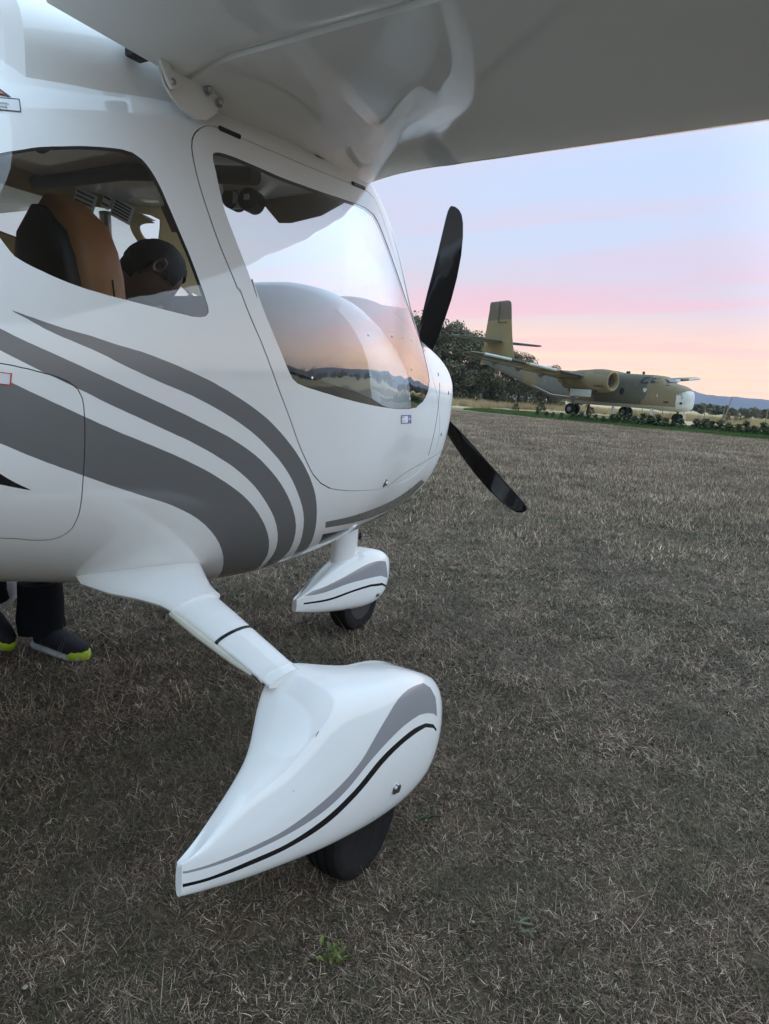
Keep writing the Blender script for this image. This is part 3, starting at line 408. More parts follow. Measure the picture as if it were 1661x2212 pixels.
def chaikin(L, n=2):
    for _ in range(n):
        B = np.roll(L, -1, 0); L = np.stack([.75 * L + .25 * B, .25 * L + .75 * B], 1).reshape(-1, 2)
    return L
WS = chaikin(WS, 2)
DG_O, DG_I = offset_loop(LP["door"], .0013), offset_loop(LP["door"], -.0013)
HG_O, HG_I = offset_loop(LP["hatch"], .0009), offset_loop(LP["hatch"], -.0009)
COWL = np.array([(1.385, v) for v in np.linspace(.9, 1.45, 12)]); COWL2 = COWL + (.003, 0)
stripes = ['stripe1', 'stripe2', 'stripe3', 'nose1']; blacks = ['spear', 'nose2']
X0, X1 = -1.7, 1.76
cl_ = lambda L: np.stack([np.clip(L[:, 0], X0, X1), np.clip(L[:, 1], 0, pi)], -1)
PILLAR = offset_loop(LP['door'], .022)
k0 = int(np.argmax(WS[:, 1])); wl = np.roll(WS, -k0, 0); wl = wl[wl[:, 1] < pi - .02]; wl = wl[np.argsort(np.arange(len(wl)))]
if wl[0, 0] > wl[-1, 0]: wl = wl[::-1]
wl = np.vstack([[(wl[0, 0], pi)], wl, [(wl[-1, 0], pi)]])
loops = [(cl_(resamp(q_, .03)), True) for q_ in (DG_O, DG_I, HG_O, HG_I, PILLAR, LP['rear_window'], LP['door_window'], *[LP[k] for k in stripes + blacks])] + [(resamp(wl, .03, closed=False), False)]
loops[-1] = (np.vstack([loops[-1][0], wl[-1:]]), False)
P, F = cdt(X0, X1, 0, pi, .028, .042, loops, (1., .6))
C2 = P[F].mean(1)
IN = lambda L: inside(L, C2)
in_do, in_di, in_ho, in_hi = IN(DG_O), IN(DG_I), IN(HG_O), IN(HG_I)
in_rw, in_dw, in_ws = IN(LP['rear_window']), IN(LP['door_window']), IN(np.vstack([wl, [(wl[-1, 0], 3.3), (wl[0, 0], 3.3)]])) & ~IN(PILLAR)
mids = np.zeros(len(F), int)
for k in stripes: mids[IN(LP[k])] = 1
for k in blacks: mids[IN(LP[k])] = 2
X = fus(P[:, 0], P[:, 1]); N = fus_n(P)
# orientation: outward
fn = np.cross(X[F[:, 1]] - X[F[:, 0]], X[F[:, 2]] - X[F[:, 0]]); flip = np.einsum('ij,ij->i', fn, N[F[:, 0]]) < 0
F[flip] = F[flip][:, ::-1]
XI = fus(P[:, 0], P[:, 1], .008)
mir = np.array([1, -1, 1.])
PM = [M['white'], M['grey'], M['black']]
glassy = in_rw | in_dw | in_ws
skin = ~glassy & ~in_do & ~in_ho
# starboard skin + aft body + port skin (its own door and hatch openings) joined to ONE shell
def aft(side):
    us = np.linspace(-4.2, X0, 40); vs_ = np.linspace(0, pi, 76)
    U, V = np.meshgrid(us, vs_, indexing='ij'); Q = np.stack([U.ravel(), V.ravel()], -1); Xa = fus(Q[:, 0], Q[:, 1]); Na = fus_n(Q)
    i, j = np.meshgrid(np.arange(39), np.arange(75), indexing='ij'); a = (i * 76 + j).ravel()
    T = np.concatenate([np.stack([a, a + 76, a + 77], -1), np.stack([a, a + 77, a + 1], -1)])
    f_ = np.cross(Xa[T[:, 1]] - Xa[T[:, 0]], Xa[T[:, 2]] - Xa[T[:, 0]]); bad = np.einsum('ij,ij->i', f_, Na[T[:, 0]]) < 0; T[bad] = T[bad][:, ::-1]
    return Xa, T, Na
av, af, an_ = aft(-1)
xs_, fs_, ns_, ms_, _ = sub_mesh(X, F, N, skin, mids)
# nose cap of the cowling
capn = np.where(np.abs(P[:, 0] - X1) < 1e-9)[0]; capn = capn[np.argsort(P[capn, 1])]
def joined(parts):
    V_, F_, N_, M_ = [], [], [], []; k = 0
    for v, f, n, m in parts:
        V_.append(v); F_.append(f + k); N_.append(n); M_.append(m); k += len(v)
    return np.vstack(V_), np.vstack(F_), np.vstack(N_), np.concatenate(M_)
cv_ = np.vstack([X[capn], [[1.775, 0, 1.02]]]); cf_ = np.array([(i, i + 1, len(capn)) for i in range(len(capn) - 1)]); cn_ = np.tile([1., 0, 0], (len(cv_), 1))
z0 = lambda f: np.zeros(len(f), int)
V_, F_, N_, M_ = joined([(xs_, fs_, ns_, ms_), (av, af, an_, z0(af)), (cv_, cf_, cn_, z0(cf_)),
                         (xs_ * mir, fs_[:, ::-1], ns_ * mir, ms_), (av * mir, af[:, ::-1], an_ * mir, z0(af)), (cv_ * mir, cf_[:, ::-1], cn_, z0(cf_))])
fuselage = mesh_obj('fuselage', V_, F_, PM, plane, normals=N_, mids=M_)
def region(name, sel, off, mats, parent, port=False, mid=None, double=None):
    v, f, n, m, ids = sub_mesh(X, F, N, sel, mids if mid is None else np.full(len(F), mid)); v = v - n * off
    if port: v, f, n = v * mir, f[:, ::-1], n * mir
    return mesh_obj(name, v, f, mats, parent, normals=n, mids=m)
def reveal(name, sel, parent, port=False, m_=None, depth=.028):
    """the edge of an opening, from the skin to the lining"""
    E_ = rim(F[sel]); V = []; Q = []
    XX = X if depth == .028 else X
    for a, b in E_:
        k = len(V); V += [X[b], X[a], XI[a], XI[b]]; Q.append((k, k + 1, k + 2, k + 3))
    V = np.array(V)
    if port: V = V * mir
    return mesh_obj(name, V, Q, m_ or M['white'], parent, 40)
lin_sel = skin & (C2[:, 0] > -.80) & (C2[:, 0] < 1.16)
def lining(name, sel, parent, port=None):
    parts = []
    F2 = F[sel]; ids, inv = np.unique(F2, return_inverse=True); f = inv.reshape(-1, 3)[:, ::-1]; v = XI[ids]; n = -N[ids]
    if port in (None, False): parts.append((v, f, n, z0(f)))
    if port in (None, True): parts.append((v * mir, f[:, ::-1], n * mir, z0(f)))
    v, f, n, m = joined(parts); return mesh_obj(name, v, f, M['lining'], parent, normals=n)
lining('cabin_lining', lin_sel | ((in_ho) & ~glassy), fuselage)
for port in (False, True):
    sd = 'port' if port else 'starboard'
    rwn = region('rear_window', in_rw, .001, M['glass'], plane, port, 0)
    reveal('window_reveal', in_rw, rwn, port, M['dark'])
    hb = region('baggage_hatch', in_hi & ~glassy, 0, PM, plane, port)
    region('hatch_seal', in_ho & ~in_hi & ~glassy, .005, M['seam'], hb, port, 0)
    region('door_seal', in_do & ~in_di & ~glassy, .006, M['gasket'], plane, port, 0)
    reveal('door_jamb', in_do, plane, port, M['white'])
    db = region('door', in_di & ~in_dw & ~glassy, 0, PM, plane, port)
    dwn = region('door_window', in_dw, .001, M['glass'], db, port, 0)
    reveal('window_reveal', in_dw, db, port, M['dark'])
    lining('door_lining', in_di & ~in_dw & ~glassy, db, port)
    if port:     # swung open, up under the port wing
        hp = Vector((.28, .50, 1.715)); db.matrix_local = Matrix.Translation(hp) @ Matrix.Rotation(radians(72), 4, 'X') @ Matrix.Translation(-hp)
    else: sdoor, swin, shatch, srear = db, dwn, hb, rwn
wsv, wsf, wsn, _, _ = sub_mesh(X, F, N, in_ws)
v, f, n, m = joined([(wsv - wsn * .001, wsf, wsn, z0(wsf)), ((wsv - wsn * .001) * mir, wsf[:, ::-1], wsn * mir, z0(wsf))])
windshield = mesh_obj('windshield', v, f, M['glass'], plane, normals=n)

# decals and fittings that lie on the skin
def skin_pt(x, phi, off=0.):
    q_ = np.array([[x, phi]]); p = fus(q_[:, 0], q_[:, 1])[0]; n = fus_n(q_)[0]; return p + n * off, n
def skin_quad(name, pts, off, m_, parent, nu=6, nv=4):
    """a small sheet between four (x, phi) corners, following the skin"""
    a, b, c, d = [np.array(p) for p in pts]; Q = np.array([(a * (1 - s) + b * s) * (1 - t) + (d * (1 - s) + c * s) * t for t in np.linspace(0, 1, nv) for s in np.linspace(0, 1, nu)])
    p = fus(Q[:, 0], Q[:, 1]) + fus_n(Q) * off
    Fq = [(j * nu + i, j * nu + i + 1, (j + 1) * nu + i + 1, (j + 1) * nu + i) for j in range(nv - 1) for i in range(nu - 1)]
    nq = fus_n(Q); fn_ = np.cross(p[Fq[0][1]] - p[Fq[0][0]], p[Fq[0][2]] - p[Fq[0][0]])
    if fn_ @ nq[0] < 0: Fq = [f[::-1] for f in Fq]
    return mesh_obj(name, p, Fq, m_, parent, normals=nq)
def lerp_box(pts, a, b, c, d):
    A, B, C, D_ = [np.array(p) for p in pts]; g = lambda s, t: tuple((A * (1 - s) + B * s) * (1 - t) + (D_ * (1 - s) + C * s) * t)
    return [g(a, c), g(b, c), g(b, d), g(a, d)]
def skin_text(txt, x, phi, size, m_, parent, name='lettering', flat=False):
    cu = bpy.data.curves.new(name, 'FONT'); cu.body = txt; cu.size = size; cu.align_x = 'LEFT'; cu.extrude = .0001
    o = bpy.data.objects.new(name, cu); dg = None
    bpy.context.scene.collection.objects.link(o); bpy.context.view_layer.update()
    me = bpy.data.meshes.new_from_object(o.evaluated_get(bpy.context.evaluated_depsgraph_get())); bpy.data.objects.remove(o)
    co = np.array([v.co for v in me.vertices]) if len(me.vertices) else np.zeros((0, 3))
    z0_ = fus(np.array([x]), np.array([phi]))[0]; n0 = fus_n(np.array([[x, phi]]))[0]
    tx = np.array([1, 0, 0.]) - n0 * n0[0]; tx /= np.linalg.norm(tx); tz = np.cross(n0, tx); tz *= 1 if tz[2] > 0 else -1
    W_ = z0_ + co[:, :1] * tx + co[:, 1:2] * tz + n0 * .0016
    fc = [tuple(p.vertices) for p in me.polygons]; bpy.data.meshes.remove(me)
    return mesh_obj(name, W_, fc, m_, parent)
stk = [(0.7841, 1.377), (0.946, 1.362), (0.9641, 1.302), (0.7996, 1.324)]
sq = skin_quad('door_sticker', stk, .0008, M['paper'], sdoor)
for e in ((0, .05, 0, 1), (.95, 1, 0, 1), (0.05, .95, 0, .1), (.05, .95, .9, 1)): skin_quad('sticker_border', lerp_box(stk, *e), .0013, M['blueink'], sq)
skin_quad('sticker_emblem', lerp_box(stk, .68, .94, .12, .88), .0014, M['blueink'], sq)
skin_quad('sticker_emblem_cross', lerp_box(stk, .79, .83, .2, .8), .0018, M['paper'], sq); skin_quad('sticker_emblem_cross', lerp_box(stk, .72, .90, .42, .55), .0018, M['paper'], sq)
skin_text('Open Door', 0.8027, 1.358, .0085, M['blueink'], sq); skin_text('Through Vent', 0.8063, 1.334, .0075, M['blueink'], sq)
rs = [(-0.6804, 1.653), (-0.5832, 1.63), (-0.5853, 1.597), (-0.6802, 1.62)]
rq = skin_quad('fuel_sticker', rs, .0008, M['paper'], shatch)
for e in ((0, 1, 0, .07), (0, 1, .93, 1), (.975, 1, .07, .93)): skin_quad('sticker_border', lerp_box(rs, *e), .0013, M['redink'], rq)
skin_text('AVGAS a', -0.6555, 1.62, .012, M['redink'], rq)
ws_ = [(-.59, 2.3725), (-.4833, 2.3822), (-.4922, 2.3361), (-.60, 2.3294)]
wq = skin_quad('warning_sticker', ws_, .0008, M['paper'], plane)
for e in ((0, 1, 0, .06), (0, 1, .94, 1), (.985, 1, .06, .94)): skin_quad('sticker_border', lerp_box(ws_, *e), .0013, M['blackink'], wq)
for i, s_ in enumerate(('aircraft equipped with', 'ballistically deployed', 'parachute system')):
    skin_text(s_, ws_[0][0] + .006, ws_[0][1] + (ws_[3][1] - ws_[0][1]) * (.27 + .28 * i), .0088, M['blackink'], wq)
def skin_tri(name, pts, off, m_, parent):
    Q = np.array(pts); return mesh_obj(name, fus(Q[:, 0], Q[:, 1]) + fus_n(Q) * off, [(0, 1, 2)], m_, parent)
tq = skin_tri('warning_triangle', [(-.578, 2.3922), (-.4965, 2.3846), (-.532, 2.482)], .0012, M['blackink'], plane)
skin_tri('triangle_face', [(-.567, 2.398), (-.5065, 2.3915), (-.5325, 2.466)], .0018, M['orange'], tq)

def knob(name, x, phi, r, h, m_, parent, ring=None):
    p, n = skin_pt(x, phi); mb = MB().lathe(p - n * .002, n, [(0, r), (h * .7, r), (h, r * .7), (h, .0005)], 16)
    o = mb.build(name, m_, parent, 40)
    if ring: MB().lathe(p - n * .001, n, [(0, ring), (.0015, ring), (.0018, ring * .8)], 16).build('washer', M['dark'], o, 40)
    return o
lk = knob('latch', 0.7866, 0.9714, .009, .010, M['steel'], sdoor, .016)
for a, b in (((-.0339, 2.4072), (.0214, 2.3918)), ((.4862, 2.3939), (.5687, 2.4174))):
    pa, na = skin_pt(*a, .001); pb, nb_ = skin_pt(*b, .001); mb = MB().tube([pa, pb], .0062, 10)
    mb.build('hinge', M['gasket'], sdoor)
skin_quad('roof_slot', [(0.3265, 2.442), (0.3844, 2.451), (0.3843, 2.443), (0.3264, 2.433)], .0008, M['gasket'], plane)
# vent flap in the door glass
vt = [(0.6612, 1.787), (0.8839, 1.839), (0.9408, 1.617), (0.6978, 1.592)]
def frame_on_skin(name, pts, wd, off, m_, parent):
    mb = MB(); pts = [np.array(p) for p in pts]; n_ = len(pts); path = []
    for i in range(n_):
        a, b, c = pts[i - 1], pts[i], pts[(i + 1) % n_]
        for t in (1.142, 0.647): path.append(a + (b - a) * (.06 + .88 * 0) if False else b + (a - b) * .06 if t == .94 else b + (c - b) * .06)
    path.append(path[0]); pos = []
    for a, b in zip(path[:-1], path[1:]):
        for t in np.linspace(0, 1, 5, endpoint=False): pos.append(skin_pt(*(a + (b - a) * t), off)[0])
    pos.append(pos[0]); return mb.tube(pos, wd, 6, cap=False).build(name, m_, parent)
vf = frame_on_skin('vent_frame', vt, .0020, .001, M['gasket'], swin)
frame_on_skin('vent_catch', [(0.7797, 1.758), (0.8753, 1.78), (0.8896, 1.672), (0.8011, 1.657)], .0015, .002, M['gasket'], vf)
for x_, f_ in ((0.4558, 1.772), (0.6287, 1.798), (0.7435, 1.818), (0.8847, 1.857), (0.6688, 1.577), (0.7998, 1.581), (0.9609, 1.599), (0.4814, 1.588), (0.1786, 1.582)):
    knob('screw', x_, f_, .0042, .002, M['steel'], swin)
knob('static_port', -0.4254, 1.74, .003, .001, M['dark'], plane)
for x_, f_ in ((1.365, 1.791), (1.488, 1.12), (1.516, 1.611)): knob('cowl_screw', x_, f_, .0055, .002, M['steel'], plane, .008)
for v in np.linspace(.98, 1.66, 6): knob('cowl_screw', 1.385 + .012 * sin((v - .9) * 2), v, .0038, .0012, M['steel'], plane)
sv_ = [skin_pt(1.36 + .012 * sin((v - .9) * 2), v, .0006)[0] for v in np.linspace(.95, 1.70, 24)]
MB().tube(sv_, .0011, 5, cap=False).build('cowl_seam', M['seam'], plane)
sv_ = [skin_pt(x_, .93 - .03 * (x_ - .5), .0006)[0] for x_ in np.linspace(.85, 1.6, 30)]
MB().tube(sv_, .0012, 5, cap=False).build('belly_seam', M['seam'], plane)

# cabin: floor, bulkheads, seats, panel, roof beam, visors
for x_, nm in ((1.15, 'firewall'), (-.79, 'rear_bulkhead')):
    vv = np.linspace(0, 2 * pi, 64, endpoint=False); q_ = [fus(np.array([x_]), np.array([a if a <= pi else 2 * pi - a]), .027)[0] * (np.array([1, 1, 1]) if a <= pi else mir) for a in vv]
    mesh_obj(nm, q_, [tuple(range(64))], M['lining'] if x_ < 0 else M['dark'], plane)
def hood_sec(x_, top, hwid, zlo):
    ys = np.linspace(-1, 1, 41); return [(x_ + .0, y * hwid, zlo + (top - zlo) * (1 - abs(y)**2.6)**.55 if abs(y) < 1 else zlo) for y in ys]
hood = MB().loft([hood_sec(.655, 1.24, .02, 1.2), hood_sec(.66, 1.40, .44, 1.12), hood_sec(.68, 1.462, .50, 1.10), hood_sec(.72, 1.482, .515, 1.08), hood_sec(.80, 1.485, .50, 1.07), hood_sec(.92, 1.475, .455, 1.06), hood_sec(1.02, 1.445, .43, 1.05), hood_sec(1.12, 1.40, .40, 1.05)], closed=False, cap=False).build('instrument_hood', M['glare'], plane, 50)
MB().box((.645, .245, 1.22), (.01, .215, .205), bev=.008).build('instrument_panel', M['shell'], hood)
MB().box((.25, 0, .72), (.45, .40, .01)).build('cabin_floor', M['dark'], plane)
MB().box((.0, 0, .88), (.28, .05, .16), bev=.02).build('centre_console', M['dark'], plane)
def seat(yc):
    s = empty('seat', (0, 0, 0), 0, plane)
    def back(y0, y1, x0, x1, z0_, z1, rec, n=9, rnd=.5):
        secs = []
        for t in np.linspace(0, 1, 14):
            z = z0_ + (z1 - z0_) * t; k = (1 - max(0, (t - .72) / .28)**2.4)**.5 if t < 1 else .12; xo = -rec * (z - z0_)
            ym = (y0 + y1) / 2; hy = (y1 - y0) / 2 * max(k, .12); xm = (x0 + x1) / 2 + xo; hx = (x1 - x0) / 2 * (.6 + .4 * max(k, .1))
            secs.append([(xm + hx * np.sign(cos(a)) * abs(cos(a))**.5, ym + hy * np.sign(sin(a)) * abs(sin(a))**.5, z) for a in np.linspace(0, 2 * pi, 28, endpoint=False)])
        return secs
    MB().loft(back(yc - .125, yc + .125, -.235, -.105, .80, 1.50, .13)).build('backrest', M['leather'], s, 60)
    MB().loft(back(yc - .105, yc + .110, -.262, -.165, .80, 1.472, .13)).build('back_shell', M['shell'], s, 60)
    MB().tube([(-.16 - .13 * (z - .8), yc - .124, z) for z in np.linspace(.85, 1.33, 12)], .0025, 6).build('seat_piping', M['dark'], s)
    MB().box((.07, yc, .84), (.22, .2, .06), bev=.04).build('cushion', M['leather'], s, 60)
    return s
seat(-.27); seat(.27)
MB().tube([(.13, -.47, 1.635), (.12, -.2, 1.665), (.10, 0, 1.68), (.12, .2, 1.69), (.13, .46, 1.70)], .022, 12).build('roof_beam', M['dark'], plane)
MB().tube([(.60, -.46, 1.745), (.60, .46, 1.745)], .011, 8).build('visor_rail', M['alu'], plane)
def sheet(name, pts, th, m_, parent):
    A = [Vector(p) for p in pts]; nn = (A[1] - A[0]).cross(A[2] - A[0]).normalized(); return MB().prism(A, nn * th).build(name, m_, parent)
sheet('sun_visor', [(.60, .02, 1.79), (.60, -.14, 1.785), (.60, -.42, 1.70), (.615, -.30, 1.664), (.625, -.17, 1.652), (.63, -.115, 1.656)], .006, M['visor2'], plane)
sheet('sun_visor', [(.58, .12, 1.77), (.58, .42, 1.755), (.63, .40, 1.655), (.63, .32, 1.648), (.61, .18, 1.70)], .006, M['visor'], plane)
inst = MB().box((.43, -.125, 1.715), (.008, .028, .062), bev=.003).build('camera_mount', M['alu'], plane)
MB().box((.42, -.115, 1.755), (.004, .026, .016)).build('mount_label', M['paper'], inst)
for y_, z_, r_ in ((-.095, 1.685, .032), (-.165, 1.675, .034)):
    o = MB().lathe((.44, y_, z_), (-1, -.25, 0), [(-.03, r_), (.02, r_), (.026, r_ * .9), (.02, r_ * .6), (.02, .001)], 24).build('camera_pod', M['shell'], inst, 40)
MB().box((.405, -.18, 1.677), (.002, .010, .008)).build('pod_label', M['paper'], inst)
MB().lathe((-.36, -.34, 1.59), (.2, .1, -1), [(0, .022), (.012, .022), (.026, .016), (.032, .006), (.033, .0005)], 16).build('cabin_lamp', M['shell'], plane, 40)
def label_plate(y, x0, z0_, w_, h_, rows, tilt):
    b = empty('placard', (x0, y, z0_), 0, plane); b.rotation_euler = (radians(14), radians(tilt), 0)
    MB().box((0, 0, 0), (w_, .001, h_)).build('placard_sheet', M['paper'], b)
    for i in range(rows): MB().box((-.1 * w_, -.0016, h_ * (.65 - 1.3 * i / max(1, rows - 1))), (w_ * .82, .0004, h_ * .10), m=0).build('placard_line', M['blackink'], b)
    return b
label_plate(.455, .30, 1.685, .040, .032, 4, 8); label_plate(.45, .385, 1.715, .016, .035, 3, 12); label_plate(.462, .455, 1.69, .042, .032, 5, 12)
MB().tube([(.41, .50, 1.68), (.48, .56, 1.47)], [.02, .016], 10).build('gas_strut', M['alu'], plane)
# wing
AF_L = np.array([(0, 0), (.004, -.010), (.012, -.018), (.03, -.026), (.07, -.033), (.13, -.038), (.22, -.041), (.34, -.041), (.48, -.037), (.6, -.031), (.7, -.0245), (.8, -.017), (.9, -.009), (1, -.001)])
AF_U = np.array([(0, 0), (.004, .012), (.012, .022), (.03, .039), (.07, .060), (.13, .079), (.22, .093), (.34, .099), (.48, .094), (.6, .081), (.7, .065), (.8, .046), (.9, .024), (1, .001)])
fl_, fu_ = pchip(np.sqrt(AF_L[:, 0]), AF_L[:, 1]), pchip(np.sqrt(AF_U[:, 0]), AF_U[:, 1])
ZL = lambda t: fl_(np.sqrt(t)); ZU = lambda t: fu_(np.sqrt(t))
HINGE = .735
def wing_frame(y):
    """leading edge x, chord, z of the chord line, drop of the underside near the root"""
    a = abs(y); tap = max(0, a - 2.0) / 2.3; d = max(0., (.66 - a) / .24)
    return .735 - .10 * tap**1.5, 1.20 - .34 * tap**1.3, 1.815 + .020 * a, .055 * min(d, 1.)**2.2
def wing_pt(y, t, upper):
    xl, c, z, dr = wing_frame(y); inc = radians(1.6)
    zz = (ZU(t) if upper else ZL(t)) * c - (0 if upper else dr * (1 - math.exp(-t * 14)))
    xx = t * c; return (xl - xx * cos(inc) , y, z + zz - xx * sin(inc))
def wing_sec(y, t0, t1, n=26, shrink=1., lip=0.):
    s = np.linspace(0, 1, n); tl = t0 + (t1 - t0) * (1 - np.cos(s * pi / 2)) if t0 == 0 else t0 + (t1 - t0) * s
    up = [wing_pt(y, t, True) for t in (tl * (1 + 0) if not lip else t0 + (tl - t0) * (t1 + lip - t0) / (t1 - t0))][::-1]
    lo = [wing_pt(y, t, False) for t in tl][1 if t0 == 0 else 0:]
    sec = up + lo
    if shrink < 1: zc_ = np.mean([p[2] for p in sec]); sec = [(p[0] if True else 0, p[1], zc_ + (p[2] - zc_) * shrink) for p in sec]
    return sec
def half_wing(sg):
    ys = [0, .25, .40, .44, .47, .50, .53, .56, .60, .64, .70, .8, 1.0, 1.3, 1.7, 2.1, 2.5, 3.0, 3.5, 3.9, 4.1, 4.2, 4.25]
    sh = [1] * 20 + [.97, .75, .2]
    secs = [wing_sec(sg * y, 0, HINGE - .02, shrink=s_, lip=.03) for y, s_ in zip(ys, sh)]
    if sg > 0: secs = secs[::-1]
    return secs
wb = MB(); wb.loft(half_wing(-1)); wing_s = wb.build('wing', M['white'], plane, 40)
wb = MB(); wb.loft(half_wing(1)); wing_p = wb.build('wing', M['white'], plane, 40)
def surface(name, y0, y1, sg, parent, drop=0.):
    secs = []
    for y in np.linspace(y0, y1, 14):
        s = np.linspace(0, 1, 16); t0 = HINGE + .006; lo = [wing_pt(sg * y, t0 + (1 - t0) * q_, False) for q_ in s]; up = [wing_pt(sg * y, t0 + (1 - t0) * q_, True) for q_ in s]
        zc_ = (lo[0][2] + up[0][2]) / 2; hh = (up[0][2] - lo[0][2]) / 2; nose = [(lo[0][0] + hh * .9 * cos(a), sg * y, zc_ + hh * sin(a)) for a in np.linspace(pi / 2, -pi / 2, 9)[1:-1]]
        sec = up[::-1] + nose + lo[:-1]
        px, pz = lo[0][0], up[0][2]; cs, sn_ = cos(drop), sin(drop)
        secs.append([(px + (q_[0] - px) * cs - (q_[2] - pz) * sn_, q_[1], pz + (q_[0] - px) * sn_ + (q_[2] - pz) * cs) for q_ in sec])
    if sg > 0: secs = secs[::-1]
    return MB().loft(secs).build(name, M['white'], parent, 40)
for sg, wg in ((-1, wing_s), (1, wing_p)):
    fo = surface('flap', .50, 2.25, sg, wg, radians(1.0)); surface('aileron', 2.262, 4.08, sg, wg)
    for y_ in (.54, .62): 
        p_ = wing_pt(sg * y_, .80, False); MB().lathe((p_[0], p_[1], p_[2] + .0006), (0, 0, -1), [(0, .005), (.0008, .005), (.001, .0005)], 10).build('drain_hole', M['gasket'], fo)
# fairing between roof and wing: an open hood over the cabin roof
fs2 = []
for x_, zt_, zb_, hw_ in ((-.462, 1.83, 1.70, .40), (-.445, 1.84, 1.70, .435), (-.3, 1.87, 1.735, .458), (0, 1.91, 1.74, .474), (.3, 1.92, 1.745, .472), (.55, 1.90, 1.75, .456), (.68, 1.88, 1.77, .432), (.745, 1.84, 1.79, .37)):
    ph_ = np.linspace(pi / 2, pi, 400); sk_ = fus(np.full(400, x_), ph_); zb_ = float(sk_[np.argmin(np.abs(-sk_[:, 1] - hw_)), 2]) - .004
    fs2.append([(x_, hw_ * np.sign(cos(a)) * abs(cos(a))**.30, zb_ + (zt_ - zb_) * abs(sin(a))**.6) for a in np.linspace(0, pi, 41)])
MB().loft(fs2, closed=False, cap=False).add([p for p in fs2[0]], [tuple(range(41))]).build('wing_root_fairing', M['white'], plane, 40)
# flap bracket on the starboard side
A_ = lambda L: [(v[0] * .3251, v[1] * .3251) for v in L]
bk = [(-.205, 1.745), (-.205, 1.72), (-.195, 1.693), (-.17, 1.668), (-.135, 1.652), (-.10, 1.647), (-.065, 1.655), (-.035, 1.678), (-.015, 1.70), (-.005, 1.735), (-.01, 1.752), (-.06, 1.748), (-.085, 1.742), (-.12, 1.735), (-.15, 1.735), (-.175, 1.742)]
bk = [(-.115 + (x_ + .115) * .86 - .012, 1.752 + (z_ - 1.752) * .86 + .018) for x_, z_ in bk]
MBk = MB().prism([(x_, -.512 + .10 * (1.70 - z_) * -1, z_) for x_, z_ in bk], (0, -.006, 0)); fbk = MBk.build('flap_bracket', M['white'], plane)
arm = [(-.232, 1.790), (-.212, 1.790), (-.172, 1.728), (-.175, 1.716), (-.187, 1.712), (-.197, 1.724)]
MB().prism([(x_, -.522 + .10 * (z_ - 1.70), z_) for x_, z_ in arm], (0, -.008, 0)).build('bracket_arm', M['white'], fbk)
for x_, z_ in ((-.183, 1.726), (-.078, 1.750), (-.045, 1.736)):
    o = MB().lathe((x_, -.520 + .1 * (z_ - 1.7), z_), (0, -1, 0), [(0, .011), (.002, .011), (.0022, .0085), (.010, .0085), (.012, .005), (.012, .0005)], 6).build('bolt', M['steel'], fbk, 30)
MB().box((-.238, -.485, 1.772), (.020, .018, .018), bev=.006).build('rubber_boot', M['gasket'], fbk)
# tail surfaces
def fin_secs(pts):
    out = []
    for (xl, z, c, th, y) in pts: out.append([(xl - c * t, y + (th * c * .5 * s_) * (0 if False else 1) * 2.6 * sqrt(max(t, 1e-4)) * (1 - t) , z) for s_ in (1, -1) for t in (np.linspace(1, .001, 12) if s_ > 0 else np.linspace(.001, 1, 12))])
    return out
MB().loft(fin_secs([(-3.3, 1.22, .95, .10, 0), (-3.75, 1.9, .62, .10, 0), (-3.95, 2.32, .42, .10, 0)])).build('tail_fin', M['white'], plane, 50)
st = []
for y_ in np.linspace(-1.2, 1.2, 9):
    c = .62 - .10 * abs(y_); st.append([(-3.75 - c * t, y_, 1.2 + s_ * .13 * c * sqrt(max(t, 1e-4)) * (1 - t)) for s_ in (1, -1) for t in (np.linspace(1, .001, 10) if s_ > 0 else np.linspace(.001, 1, 10))])
MB().loft(st).build('tailplane', M['white'], plane, 50)
